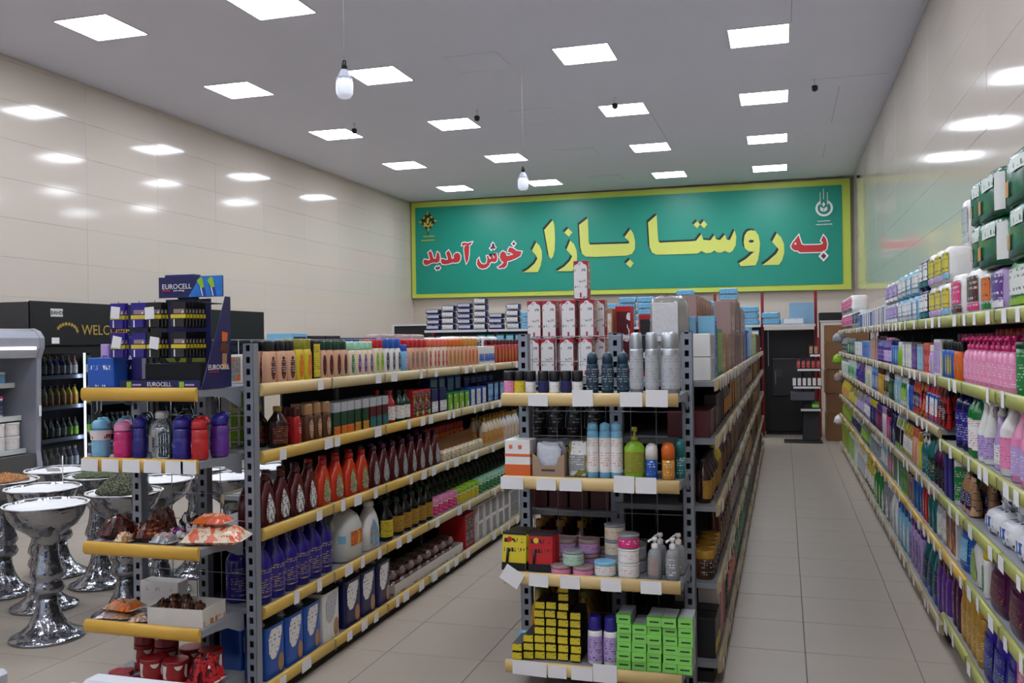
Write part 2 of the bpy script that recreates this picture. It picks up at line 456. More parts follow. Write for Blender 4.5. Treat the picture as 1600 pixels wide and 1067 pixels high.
# outlines of the banner lettering, metres in the plane of the banner (x, z)
RED = [[(-6.475,3.585),(-6.394,3.607),(-6.371,3.581),(-6.378,3.411),(-6.398,3.293),(-6.444,3.218),(-6.469,3.347),(-6.489,3.518)],
 [(-6.538,3.605),(-6.525,3.656),(-6.474,3.667),(-6.402,3.647),(-6.348,3.665),(-6.303,3.671),(-6.327,3.627),(-6.394,3.595),(-6.466,3.622),(-6.502,3.6)],
 [(-6.839,3.515),(-6.794,3.445),(-6.777,3.359),(-6.763,3.333),(-6.727,3.331),(-6.713,3.425),(-6.658,3.457),(-6.604,3.446),(-6.568,3.385),(-6.578,3.3),(-6.624,3.25),(-6.697,3.245),(-6.742,3.255),(-6.824,3.232),(-6.916,3.219),(-6.989,3.23),(-7.016,3.282),(-7.006,3.342),(-6.96,3.332),(-6.896,3.312),(-6.86,3.319),(-6.859,3.362),(-6.885,3.432),(-6.894,3.466)],
 [(-7.251,3.524),(-7.215,3.462),(-7.194,3.375),(-7.171,3.348),(-7.13,3.355),(-7.114,3.441),(-7.095,3.491),(-7.05,3.455),(-7.038,3.369),(-7.052,3.284),(-7.108,3.26),(-7.19,3.272),(-7.246,3.257),(-7.339,3.217),(-7.394,3.228),(-7.421,3.28),(-7.402,3.34),(-7.365,3.339),(-7.3,3.319),(-7.267,3.335),(-7.28,3.413),(-7.307,3.483)],
 [(-5.764,3.403),(-5.747,3.319),(-5.766,3.244),(-5.819,3.22),(-5.872,3.239),(-5.917,3.207),(-5.935,3.157),(-5.998,3.109),(-6.088,3.095),(-6.159,3.123),(-6.202,3.192),(-6.192,3.285),(-6.156,3.326),(-6.139,3.249),(-6.095,3.197),(-6.033,3.186),(-5.988,3.21),(-5.969,3.293),(-5.986,3.362),(-5.95,3.369),(-5.925,3.3),(-5.893,3.299),(-5.888,3.375),(-5.853,3.382),(-5.836,3.305),(-5.809,3.313),(-5.808,3.405)],
 [(-5.472,3.526),(-5.394,3.497),(-5.325,3.444),(-5.212,3.423),(-5.248,3.333),(-5.344,3.286),(-5.45,3.248),(-5.529,3.235),(-5.547,3.143),(-5.592,3.103),(-5.715,3.09),(-5.741,3.116),(-5.661,3.164),(-5.608,3.212),(-5.66,3.248),(-5.694,3.317),(-5.684,3.4),(-5.631,3.449),(-5.57,3.421),(-5.536,3.344),(-5.483,3.35),(-5.395,3.372),(-5.447,3.407),(-5.508,3.427),(-5.508,3.477)],
 [(0.303,3.515),(0.325,3.425),(0.354,3.335),(0.4,3.317),(0.659,3.311),(0.72,3.32),(0.743,3.351),(0.705,3.392),(0.752,3.486),(0.797,3.42),(0.818,3.323),(0.802,3.228),(0.748,3.175),(0.596,3.176),(0.321,3.181),(0.283,3.218),(0.23,3.22),(0.176,3.262),(0.161,3.311),(0.201,3.382),(0.256,3.452)]]
DOTS = [(-7.118,3.145,0.032),(-7.063,3.15,0.032),(-5.844,3.596,0.03),(-5.877,3.523,0.03),(-5.811,3.533,0.03),(-5.384,3.594,0.035),(0.75,3.095,0.05)]
YEL = [[(-4.899,3.606),(-4.828,3.533),(-4.784,3.427),(-4.777,3.278),(-4.806,3.122),(-4.871,2.985),(-5.198,2.988),(-5.07,3.053),(-4.941,3.162),(-4.877,3.265),(-4.912,3.336),(-4.992,3.435)],
 [(-4.542,4.042),(-4.508,3.945),(-4.494,3.666),(-4.506,3.424),(-4.544,3.287),(-4.589,3.245),(-4.633,3.307),(-4.666,3.5),(-4.724,3.851)],
 [(-4.175,3.609),(-4.097,3.528),(-4.045,3.405),(-4.033,3.266),(-4.049,3.129),(-4.139,2.977),(-4.468,2.989),(-4.315,3.07),(-4.19,3.186),(-4.139,3.279),(-4.17,3.324),(-4.257,3.422)],
 [(-4.212,3.861),(-4.125,3.771),(-4.204,3.688),(-4.297,3.779)],
 [(-3.8,4.047),(-3.794,3.807),(-3.789,3.549),(-3.763,3.505),(-2.996,3.494),(-2.953,3.504),(-2.978,3.556),(-3.054,3.627),(-2.932,3.782),(-2.874,3.695),(-2.838,3.541),(-2.844,3.372),(-2.905,3.281),(-3.007,3.252),(-3.645,3.251),(-3.854,3.263),(-3.932,3.331),(-3.965,3.47),(-3.985,3.919)],
 [(-2.949,3.173),(-2.873,3.094),(-2.943,3.007),(-3.035,3.092)],
 [(-2.399,4.043),(-2.387,3.764),(-2.377,3.533),(-2.349,3.484),(-1.715,3.484),(-1.631,3.49),(-1.527,3.618),(-1.491,3.503),(-1.352,3.487),(-1.277,3.588),(-1.241,3.501),(-1.168,3.483),(-1.074,3.588),(-1.039,3.492),(-0.984,3.471),(-0.89,3.664),(-0.859,3.54),(-0.871,3.372),(-0.932,3.262),(-0.988,3.227),(-1.042,3.248),(-1.088,3.269),(-1.143,3.237),(-1.217,3.24),(-1.281,3.286),(-1.346,3.241),(-1.439,3.236),(-1.531,3.287),(-1.606,3.237),(-1.982,3.239),(-2.419,3.246),(-2.505,3.298),(-2.551,3.406),(-2.573,3.898)],
 [(-1.607,3.878),(-1.547,3.809),(-1.609,3.736),(-1.677,3.809)],
 [(-1.477,3.881),(-1.409,3.802),(-1.473,3.729),(-1.543,3.803)],
 [(-0.591,3.649),(-0.501,3.636),(-0.439,3.54),(-0.414,3.39),(-0.425,3.241),(-0.454,3.075),(-0.501,2.965),(-0.781,2.956),(-0.817,3.014),(-0.671,3.102),(-0.561,3.2),(-0.515,3.226),(-0.633,3.24),(-0.704,3.309),(-0.721,3.422),(-0.701,3.552),(-0.655,3.624)],
 [(-0.099,3.57),(-0.02,3.484),(0.031,3.352),(0.034,3.185),(-0.008,3.039),(-0.071,2.958),(-0.375,2.964),(-0.257,3.049),(-0.113,3.173),(-0.068,3.254),(-0.103,3.302),(-0.19,3.408)]]
# ================================================================== banner
YBN = 18.36
def bann():
    M_G = mat('#07907a', .42, var=.08, vs=.9, bump=.6, bs=1.3, spec=.5)
    M_Y = mat('#c3d455', .45, var=.05, vs=2.)
    M_YL = mat('#d3d968', .45, var=.03); M_K = mat('#0a2422', .5); M_R = mat('#c02f2f', .45); M_W = mat('#eef0ee', .5)
    M_GO = mat('#c8b53a', .5)
    t = thing('banner', 'long green banner with yellow border and Persian lettering on back wall', 'banner', (0, YBN, 0))
    # cloth with folds
    def sheet(x0, x1, zb0, zb1, zt0, zt1, y, m, nx, nz, amp, th=.004):
        b = B(); vs = []
        for side in (0, 1):
            for j in range(nz+1):
                for i in range(nx+1):
                    u = i/nx; v = j/nz
                    x = x0+(x1-x0)*u; z = (zb0+(zb1-zb0)*u)*(1-v) + (zt0+(zt1-zt0)*u)*v
                    e = min(u, 1-u, .06)/.06*min(v, 1-v, .12)/.12
                    k = amp*e*(math.sin(x*2.3+z*3.1+1.)*.5+math.sin(x*5.3-z*6.7)*.25+math.sin(x*1.1-z*2.2)*.5)
                    vs.append((x, y+k+side*th, z))
        n1 = (nx+1)*(nz+1); fs = []
        for j in range(nz):
            for i in range(nx):
                a = j*(nx+1)+i; fs.append((a, a+1, a+nx+2, a+nx+1)); fs.append((n1+a, n1+a+nx+1, n1+a+nx+2, n1+a+1))
        b.add(vs, fs, m, True)
        rim = []
        for i in range(nx):
            a = i; rim.append((a, n1+a, n1+a+1, a+1)); a = nz*(nx+1)+i; rim.append((a, a+1, n1+a+1, n1+a))
        for j in range(nz):
            a = j*(nx+1); rim.append((a, a+nx+1, n1+a+nx+1, n1+a)); a += nx; rim.append((a, n1+a, n1+a+nx+1, a+nx+1))
        return b.add(vs, rim, m, False)
    part(t, 'border_sheet', sheet(-7.70, 1.24, 2.515, 2.45, 4.585, 4.545, .012, M_Y, 30, 8, .004))
    part(t, 'field', sheet(-7.60, 1.09, 2.605, 2.56, 4.465, 4.43, 0, M_G, 60, 16, .006))
    Q = lambda x, z: -.0125
    def lay(name, polys, m, y, dx=0, dz=0):
        b = B()
        for p in polys: b.slab([(x+dx, z+dz) for x, z in p], y, m, .001)
        return b
    def grow(p, d):
        n = len(p); ar = sum(p[i][0]*p[(i+1) % n][1]-p[(i+1) % n][0]*p[i][1] for i in range(n)); sg = 1 if ar > 0 else -1
        out = []
        for i in range(n):
            a = Vector(p[i-1]); b = Vector(p[i]); c = Vector(p[(i+1) % n])
            e1 = (b-a).normalized(); e2 = (c-b).normalized()
            n1 = Vector((e1.y, -e1.x))*sg; n2 = Vector((e2.y, -e2.x))*sg
            nn = (n1+n2); nn = nn.normalized() if nn.length > .2 else n1
            k = d/max(.55, nn.dot(n1)); out.append((b.x+nn.x*k, b.y+nn.y*k))
        return out
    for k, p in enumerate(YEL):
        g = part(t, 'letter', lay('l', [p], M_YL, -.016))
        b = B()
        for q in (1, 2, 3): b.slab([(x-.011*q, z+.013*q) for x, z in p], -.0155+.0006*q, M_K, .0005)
        part(g, 'letter_shadow', b)
    part(t, 'letter_counter', B().slab([(-.576+.05*math.cos(a*PI/6), 3.434+.028*math.sin(a*PI/6)) for a in range(12)], -.0165, M_K, .0005))
    for p in RED:
        g = part(t, 'letter', lay('l', [p], M_R, -.0165))
        part(g, 'letter_outline', lay('l', [grow(p, .02)], M_W, -.0150))
    for x, z, r in DOTS:
        dia = lambda k: [(x+k*r, z), (x, z+k*r*1.15), (x-k*r, z), (x, z-k*r*1.15)]
        g = part(t, 'letter_dot', lay('l', [dia(1.)], mat('#6d1f3a', .45), -.0172)); part(g, 'letter_outline', lay('l', [dia(1.9)], M_W, -.0168))
    part(t, 'letter_counter', B().slab([(.215,3.335),(.262,3.335),(.245,3.385)], -.017, M_W, .0005))
    # wheat emblem, right
    cx, cz = .771, 4.004
    em = part(t, 'emblem_ring', B().add(*(lambda A: (
        [(cx+r*math.cos(a), -.016, cz+r*math.sin(a)) for a in A for r in (.118, .158)],
        [(2*i, 2*i+1, 2*i+3, 2*i+2) for i in range(len(A)-1)]))([math.radians(118+304*k/28) for k in range(29)]), M_W), label='white ring emblem with wheat and book')
    for x, z0, z1 in ((.702, 4.06, 4.312), (.763, 4.173, 4.38), (.831, 4.06, 4.304)):
        part(em, 'emblem_stalk', B().slab([(x-.007, z0), (x+.007, z0), (x+.005, z1), (x-.005, z1)], -.016, M_W))
    part(em, 'emblem_grain', B().slab([(.763,4.125),(.792,4.08),(.763,4.02),(.734,4.08)], -.016, M_W))
    part(em, 'emblem_page', B().slab([(.757,3.93),(.757,4.0),(.70,4.035),(.70,3.965)], -.016, M_W)); part(em, 'emblem_page', B().slab([(.769,3.93),(.83,3.965),(.83,4.035),(.769,4.0)], -.016, M_W))
    b = B(); r2 = random.Random(3)
    for z, x0, x1 in ((3.76, .65, .86), (3.695, .62, .92)):
        x = x0
        while x < x1:
            l = r2.uniform(.015, .05); b.slab([(x, z-.008), (x+l, z-.008), (x+l, z+.008), (x, z+.008)], -.016, M_W); x += l+.01
    part(em, 'emblem_caption', b, kind='stuff')
    # gold and black diamond emblem, left
    cx, cz = -7.303, 4.155
    em = part(t, 'emblem_diamond', B().slab([(cx-.19,cz),(cx,cz-.21),(cx+.19,cz),(cx,cz+.21)], -.0150, mat('#15241c', .5)), label='black and gold diamond emblem')
    for i in range(4):
        a = PI/2*i
        part(em, 'emblem_point', B().slab([(cx+.23*math.cos(a), cz+.23*math.sin(a)), (cx+.14*math.cos(a+.28), cz+.14*math.sin(a+.28)), (cx+.15*math.cos(a-.1), cz+.15*math.sin(a-.1))], -.0156, M_GO))
        a += .55
        part(em, 'emblem_scroll', B().slab([(cx+.13*math.cos(a), cz+.13*math.sin(a)), (cx+.15*math.cos(a+.35), cz+.15*math.sin(a+.35)), (cx+.11*math.cos(a+.6), cz+.11*math.sin(a+.6)), (cx+.10*math.cos(a+.2), cz+.10*math.sin(a+.2))], -.0156, M_GO))
    part(em, 'emblem_bowl', B().slab([(cx-.11,cz-.01),(cx-.05,cz-.02),(cx-.02,cz-.08),(cx+.02,cz-.08),(cx+.05,cz-.02),(cx+.09,cz+.01),(cx+.05,cz-.10),(cx,cz-.13),(cx-.07,cz-.09)], -.0156, M_GO))
    part(em, 'emblem_flame', B().slab([(cx-.02,cz-.06),(cx+.025,cz-.03),(cx+.02,cz+.03),(cx+.05,cz+.07),(cx-.01,cz+.08),(cx-.035,cz+.02)], -.0156, M_GO))
    part(em, 'emblem_stem', B().slab([(cx-.012,3.87),(cx+.012,3.87),(cx+.006,3.945),(cx-.006,3.945)], -.0156, mat('#15241c', .5)))
    b = B()
    for z, x0, x1 in ((3.836, -7.41, -7.18), (3.752, -7.46, -7.16)):
        x = x0
        while x < x1:
            l = r2.uniform(.012, .04); b.slab([(x, z-.012), (x+l, z-.012), (x+l, z+.012), (x, z+.012)], -.0156, M_GO); x += l+.009
    part(em, 'emblem_caption', b, kind='stuff')
bann()
# ================================================================== products
COL = dict(white='#e6e5e2', cream='#e3d3b8', peach='#d9a889', orange='#d9691e', amber='#c98a2a', yellow='#d6c22f', olive='#8d8a2c', lime='#8fbf2e', green='#1f7a3a', darkgreen='#123c28', teal='#1c6d70', lightblue='#7cb9d8', blue='#1f55b0', navy='#161a52', indigo='#2a2184', purple='#5b2a8a', lavender='#b59ccf', plum='#4a1640', magenta='#d62a78', pink='#e48cb4', red='#b81e22', maroon='#4e0f14', brown='#5a3420', tan='#a98058', gold='#b0862f', grey='#8b8d90', silver='#b4b8bd', black='#111114', darkbrown='#2c1710', mint='#9fd0b4', coral='#e06a50', rose='#97807d', vermilion='#c8381a', petrol='#17384a')
WORD = dict(lightblue='light blue', darkgreen='dark green', darkbrown='dark brown')
W_ = lambda c: WORD.get(c, c)
def cm(c, rough=.32, **k): return mat(COL[c], rough, **k)
_PR = {}
def memo(f):
    def g(*a, **k):
        key = (f.__name__,) + a + tuple(sorted(k.items()))
        if key not in _PR: _PR[key] = f(*a, **k)
        return _PR[key]
    return g
def ell(cx, cz, rx, rz, n=14): return [(cx+rx*math.cos(2*PI*i/n), cz+rz*math.sin(2*PI*i/n)) for i in range(n)]

@memo
def shampoo(body, cap, lab, ink='white', w=.07, d=.045, h=.19, shape='oval', capf=.24, capw=.82, noun='shampoo bottle'):
    hb = h*(1-capf); hx, hy = w/2, d/2
    secs = [(0,hx*.9,hy*.88,3.2),(.006,hx*.98,hy*.98,3.2),(hb*.5,hx,hy,3.2),(hb*.86,hx*.99,hy*.98,3),(hb*.96,hx*.86,hy*.88,2.6),(hb,hx*.74,hy*.8,2.4)]
    b = B().loft(secs, cm(body), 18)
    c = B().loft([(hb,hx*capw,hy*.84,2.6),(hb+.004,hx*capw*1.02,hy*.88,2.6),(h-.006,hx*capw*.98,hy*.86,2.6),(h,hx*capw*.9,hy*.78,2.6)], cm(cap, .28), 16)
    if shape == 'oval': l = B().slab(ell(0, hb*.48, hx*.52, hb*.36), -hy-.0012, printm(COL[lab], COL[ink]), .0012)
    elif shape == 'drop': l = B().slab([(-hx*.5,hb*.2),(-hx*.2,hb*.1),(hx*.45,hb*.14),(hx*.5,hb*.4),(hx*.2,hb*.66),(-hx*.1,hb*.84),(-hx*.4,hb*.5)], -hy-.0012, printm(COL[lab], COL[ink], 'black' in (ink,) and COL['grey'] or None), .0012)
    else: l = B().patch([(hb*.15,hx,hy,3.2),(hb*.78,hx,hy,3.2)], -165, -15, printm(COL[lab], COL[ink]), n=11)
    return Proto('shampoo_bottle', 'bottle', '%s %s, %s cap, %s label' % (W_(body), noun, W_(cap), W_(lab)), [('body', b), ('cap', c), ('label', l)], w, d, h)

@memo
def bottle(body, cap, lab, ink='black', r=.035, h=.22, neck=.35, noun='bottle', gloss=.18):
    hs = h*(1-neck); b = B().lathe([(r*.9,0),(r,.006),(r,hs*.92),(r*.92,hs),(r*.5,hs+(h-hs)*.42),(r*.38,hs+(h-hs)*.6),(r*.38,h*.93)], cm(body, gloss), 14)
    c = B().lathe([(r*.44,h*.88),(r*.46,h*.885),(r*.45,h*.99),(r*.4,h)], cm(cap, .3), 12)
    l = B().patch([(hs*.16,r,r,2),(hs*.8,r,r,2)], -180, 0, printm(COL[lab], COL[ink]))
    return Proto('bottle', 'bottle', '%s %s, %s cap, %s label' % (W_(body), noun, W_(cap), W_(lab)), [('body', b), ('cap', c), ('label', l)], 2*r, 2*r, h)

@memo
def aerosol(body, cap, lab, ink='white', r=.025, h=.17, capf=.22, dome=True):
    hb = h*(1-capf); b = B().lathe([(r*.9,0),(r,.004),(r,hb*.95),(r*.9,hb)], cm(body, .25) if body != 'silver' else mat('#b4b8bd', .3, .75), 16)
    pr = [(r*.88,hb),(r*.9,hb+.003),(r*.88,h*.96),(r*.7,h)] if not dome else [(r*.9,hb),(r*.9,hb+(h-hb)*.5),(r*.78,hb+(h-hb)*.8),(r*.45,h*.985),(r*.15,h)]
    c = B().lathe(pr, cm(cap, .3) if cap != 'silver' else mat('#b4b8bd', .3, .75), 16)
    l = B().patch([(hb*.12,r,r,2),(hb*.85,r,r,2)], -185, 5, printm(COL[lab], COL[ink]))
    return Proto('spray_can', 'spray can', '%s spray can, %s cap' % (W_(body), W_(cap)), [('body', b), ('cap', c), ('label', l)], 2*r, 2*r, h)

@memo
def pump(body, head, lab, ink='white', w=.06, d=.045, h=.19, p=2.4):
    hb = h*.72; hx, hy = w/2, d/2
    secs = [(0,hx*.9,hy*.9,p),(.005,hx,hy,p),(hb*.82,hx,hy,p),(hb*.94,hx*.75,hy*.8,2.2),(hb,hx*.4,hy*.5,2)]
    b = B().loft(secs, cm(body, .25), 16)
    c = B().lathe([(.013,hb),(.014,hb+.004),(.014,hb+.02),(.006,hb+.024),(.005,h-.018),(.012,h-.016),(.012,h-.003),(.009,h)], cm(head, .3), 12)
    c.tube([(0,0,h-.008),(0,-.022,h-.009),(0,-.036,h-.016)], .005, cm(head, .3), 8)
    l = B().patch([(hb*.14,hx,hy,p),(hb*.72,hx,hy,p)], -165, -15, printm(COL[lab], COL[ink]))
    return Proto('pump_bottle', 'bottle', '%s pump bottle, %s pump' % (W_(body), W_(head)), [('body', b), ('pump_head', c), ('label', l)], w, max(d, .06), h)

@memo
def trigger(body, head, lab, ink='white', w=.085, d=.055, h=.26):
    hb = h*.74; hx, hy = w/2, d/2
    b = B().loft([(0,hx*.92,hy*.9,3),(.006,hx,hy,3),(hb*.5,hx,hy,3),(hb*.62,hx*.8,hy*.85,2.6),(hb*.8,hx*.5,hy*.62,2.3),(hb,.016,.016,2)], cm(body, .28), 16)
    c = B().lathe([(.017,hb),(.017,hb+.018),(.012,hb+.022),(.012,h-.03)], cm(head), 12)
    c.cbox(-.014, .014, -.05, .035, h-.032, h, cm(head), .006).tube([(0,-.03,h-.03),(0,-.036,h-.05),(0,-.03,h-.075)], .005, cm(head), 6)
    l = B().patch([(hb*.1,hx,hy,3),(hb*.48,hx,hy,3)], -165, -15, printm(COL[lab], COL[ink]))
    return Proto('trigger_sprayer', 'spray bottle', '%s spray bottle, %s trigger' % (W_(body), W_(head)), [('body', b), ('trigger_head', c), ('label', l)], w, d+.03, h)

@memo
def jug(body, cap, lab, ink='black', w=.115, d=.065, h=.21):
    hx, hy = w/2, d/2; hb = h*.88
    secs = [(0,hx*.94,hy*.9,3),(.008,hx,hy,3),(hb*.45,hx,hy,3),(hb*.65,hx*.86,hy*.95,2.8,hx*.06),(hb*.82,hx*.58,hy*.8,2.5,hx*.16),(hb*.93,hx*.36,hy*.62,2.2,hx*.2),(hb,hx*.3,hy*.5,2,hx*.2)]
    b = B().loft(secs, cm(body, .25), 18)
    c = B().lathe([(hx*.34,hb),(hx*.36,hb+.003),(hx*.33,h-.003),(hx*.26,h)], cm(cap, .3), 14, ox=hx*.2)
    hd = B().tube([(hx*.45,0,hb*.93),(hx*.78,0,hb*.86),(hx*.92,0,hb*.66),(hx*.9,0,hb*.55)], .0075, cm(body, .25), 8)
    l = B().slab([(-hx*.62,hb*.2),(-hx*.2,hb*.08),(hx*.45,hb*.1),(hx*.62,hb*.3),(hx*.3,hb*.54),(-hx*.0,hb*.68),(-hx*.2,hb*.74),(-hx*.52,hb*.5)], -hy-.0014, printm(COL[lab], COL[ink], COL['grey'], 130., 200., .53, .35, 60., .54), .0014)
    return Proto('detergent_jug', 'jug', '%s detergent jug, %s teardrop label' % (W_(body), W_(lab)), [('body', b), ('cap', c), ('handle', hd), ('label', l)], w, d, h)

@memo
def carton(body, lab, ink='black', ink2=None, w=.07, d=.07, h=.15, noun='carton', z0=.08, z1=.92, m=.08, top=None):
    hx, hy = w/2, d/2
    b = B().cbox(-hx, hx, -hy, hy, 0, h, cm(body, .42), .0015)
    l = B().slab([(-hx+w*m, h*z0), (hx-w*m, h*z0), (hx-w*m, h*z1), (-hx+w*m, h*z1)], -hy-.0012, printm(COL[lab], COL[ink], COL[ink2] if ink2 else None), .0012)
    ps = [('body', b), ('label', l)]
    if top: ps.append(('band', B().box(-hx-.0008, hx+.0008, -hy-.0008, hy+.0008, h*.72, h+.001, cm(top, .3))))
    return Proto(noun.replace(' ', '_'), 'box', '%s %s, %s front' % (W_(body), noun, W_(lab)), ps, w, d, h)

@memo
def tin(body, lab, ink='navy', w=.16, d=.11, h=.21):
    hx, hy = w/2, d/2
    b = B().loft([(0,hx,hy,9),(.004,hx*1.01,hy*1.01,9),(.008,hx,hy,9),(h-.01,hx,hy,9),(h-.006,hx*1.012,hy*1.012,9),(h,hx*1.012,hy*1.012,9)], mat(COL[body], .3, .2), 24, False)
    t = B().loft([(h-.002,hx*.97,hy*.97,9),(h+.0005,hx*.97,hy*.97,9)], mat('#8f9499', .25, .8), 24, False)
    k = B().lathe([(.022,h),(.022,h+.004),(.015,h+.006),(.015,h+.02),(.01,h+.022)], mat('#b9bdc2', .3, .7), 14, ox=-hx*.45)
    l = B().slab([(-hx*.75,h*.5),(-hx*.45,h*.36),(-hx*.1,h*.36),(hx*.3,h*.5),(hx*.62,h*.82),(hx*.6,h*.94),(-hx*.5,h*.94),(-hx*.78,h*.8)], -hy*1.01-.001, printm(COL[lab], COL[ink], None, 150., 120., .62), .001)
    g = B().slab(ell(hx*.5, h*.22, hx*.3, h*.18), -hy*1.01-.001, cm('tan'), .001)
    return Proto('oil_tin', 'tin', '%s oil tin, %s drop print' % (W_(body), W_(lab)), [('body', b), ('lid', t), ('spout', k), ('label', l), ('picture', g)], w, d, h)

@memo
def jar(body, lid, lab, ink='black', r=.03, h=.06, lidf=.3, noun='jar'):
    hb = h*(1-lidf); b = B().lathe([(r*.93,0),(r*.97,.004),(r*.97,hb)], cm(body, .3), 18)
    c = B().lathe([(r,hb),(r*1.02,hb+.002),(r*1.02,h-.003),(r*.95,h)], cm(lid, .3), 18)
    l = B().patch([(hb*.12,r*.97,r*.97,2),(hb*.92,r*.97,r*.97,2)], -200, 20, printm(COL[lab], COL[ink]), n=12)
    return Proto('jar', 'jar', '%s %s, %s lid' % (W_(body), noun, W_(lid)), [('body', b), ('lid', c), ('label', l)], 2*r, 2*r, h)

@memo
def pouch(body, lab, ink='white', ink2=None, w=.12, d=.06, h=.2, seed=3, noun='pouch'):
    hx, hy = w/2, d/2
    b = B().loft([(0,hx*.92,hy*.8,3),(.01,hx*.98,hy,3),(h*.35,hx,hy*1.02,2.6),(h*.7,hx*.97,hy*.75,2.4),(h*.9,hx*.93,hy*.3,2.2),(h*.93,hx*.92,.004,2.2),(h,hx*.92,.003,2.2)], printm(COL[body], COL[lab], COL[ink2] if ink2 else None, 110., 160., .6, .28, 22.), 16).jit(.0022, seed)
    l = B().patch([(h*.2,hx,hy*1.04,2.6),(h*.62,hx*.98,hy*.86,2.5)], -135, -45, printm(COL[lab], COL[ink]), .003)
    return Proto('pouch', 'pouch', '%s %s, %s print' % (W_(body), noun, W_(lab)), [('body', b), ('label', l)], w, d, h)

@memo
def softpack(body, lab, ink='white', ink2=None, w=.3, d=.2, h=.2, seed=3, noun='soft pack', rough=.25):
    """wrapped bundle: bulging faces, pinched ends"""
    hx, hy = w/2, d/2
    b = B().loft([(0,hx*.9,hy*.88,5),(.012,hx*.97,hy*.97,5),(h*.3,hx,hy,4.2),(h*.7,hx,hy,4.2),(h-.012,hx*.96,hy*.95,5),(h,hx*.88,hy*.86,5)], mat(COL[body], rough, var=.08, vs=20., bump=.25, bs=28.), 20).jit(.003, seed)
    l = B().patch([(h*.3,hx,hy,4.2),(h*.86,hx,hy,4.3)], -128, -52, printm(COL[lab], COL[ink], None, 90., 110., .54, rough), .004)
    c2 = COL[ink2] if ink2 else COL[lab]
    g = B().patch([(h*.1,hx*.985,hy*.985,4.6),(h*.26,hx,hy,4.3)], -132, -48, printm(c2, COL[body], None, 90., 130., .54, rough), .0045)
    e = B().patch([(h*.1,hx*.985,hy*.985,4.6),(h*.5,hx,hy,4.2),(h*.9,hx*.985,hy*.985,4.6)], 155, 205, printm(c2, COL[ink], None, 90., 110., .54, rough), .004)
    ps_ = [('body', b), ('label', l), ('band', g), ('end_print', e)]
    return Proto('soft_pack', 'pack', '%s %s, %s print' % (W_(body), noun, W_(lab)), ps_, w, d, h)

@memo
def sachetpack(body, lab, ink='white', ink2=None, w=.14, d=.09, h=.03, seed=5, noun='flat packet'):
    hx, hy = w/2, d/2
    b = B().loft([(0,hx*.85,hy*.85,3),(h*.2,hx*.97,hy*.95,2.8),(h*.5,hx*1.02,hy*1.0,2.8),(h*.85,hx*.85,hy*.85,2.6),(h,hx*.5,hy*.5,2.4)], printm(COL[body], COL[lab], COL[ink2] if ink2 else None, 80., 160., .57, .22, 30.), 16).jit(h*.1, seed)
    return Proto('flat_packet', 'packet', '%s %s, %s print' % (W_(body), noun, W_(lab)), [('body', b)], w, d, h)

# rows of goods along a shelf.  face=+1: front looks to +x, face=-1: front looks to -x
def row(face, xf, z, segs, where, far=8.5, rows=1, inset=.03, gap=.006, bulk=None, bulk_from=99., deep=0.):
    rz = PI/2 if face > 0 else -PI/2
    for sg in segs:
        y0, y1, p = sg[:3]; kw = sg[3] if len(sg) > 3 else {}
        ins = max(.026, kw.get('inset', inset)); rws = kw.get('rows', rows); ly = kw.get('layers', 1)
        n = max(1, int((y1-y0)/(p.w+gap)))
        st = (y1-y0)/n
        jr = min(.05, max(0., (st-p.w)/max(p.d, .02)*.8))
        for i in range(n):
            y = y0+(i+.5)*st
            for r in range(max(rws, 2 + (p.d < .065)) if y < deep and 'rows' not in kw else rws):
                for k in range(ly):
                    x = xf - face*(ins + p.d/2 + r*(p.d+.012) + rnd.uniform(0, .006)); a = rz+rnd.uniform(-jr, jr); zz = z+k*(p.h+.003)
                    if y > bulk_from:
                        Bulk.add(bulk, p, Matrix.Translation((x, y, zz+.0012)) @ Matrix.Rotation(a, 4, 'Z')); continue
                    ps = []
                    if n > 1: ps.append('%s from near end' % ORD[i])
                    if r > 1: ps.append('row %s' % ('one','two','three','four','five')[r])
                    if ly > 1: ps.append(('lower' if k == 0 else 'upper') if ly == 2 else ('lowest','middle','topmost')[k])
                    if r == 1: ps.append('row two')
                    put(p, x, y, zz, a, where=kw.get('where', where), detail=y < far and r == 0, pos=' '.join(ps) if ps else None)
# ================================================================== shelving
M_STEEL = mat('#8f959f', .42, .25, var=.04); M_BOARD = mat('#8a8d92', .45, .1); M_SLOT = mat('#0c0d10', .7); M_DARK = mat('#17181b', .7)
M_TAG = mat('#e4e4e6', .6, var=.03)
RAIL = dict(yellow=mat('#d2a541', .4), cream=mat('#d8bd84', .42), beige=mat('#a99a76', .45), greenish=mat('#a5a75a', .42), pale=mat('#c3b489', .42), ochre=mat('#cba850', .42))
def post_b(H, w=.05, d=.04):
    """upright of folded steel, slotted front looking to -y"""
    b = B(); xs = [-w/2, -.009, .009, w/2]; z = 0.
    b.box(-w/2, -w/2+.002, 0, d, 0, H, M_STEEL).box(w/2-.002, w/2, 0, d, 0, H, M_STEEL).box(-w/2+.002, w/2-.002, d-.002, d, 0, H, M_SLOT)
    vs = []; fs = []
    def q(x0, x1, z0, z1):
        o = len(vs); vs.extend([(x0,0,z0),(x1,0,z0),(x1,0,z1),(x0,0,z1)]); fs.append((o,o+1,o+2,o+3))
    q(xs[0], xs[1], 0, H); q(xs[2], xs[3], 0, H)
    z = 0.
    while z < H:
        a = min(H, z+.024); q(xs[1], xs[2], z, a); z += .05
    b.add(vs, fs, M_STEEL)
    b.box(-w/2, w/2, 0, d, H-.003, H, M_STEEL)
    # keyholes on the flank
    return b
RP = [(0,.010),(-.010,.009),(-.017,.002),(-.020,-.012),(-.019,-.030),(-.012,-.042),(0,-.046)]
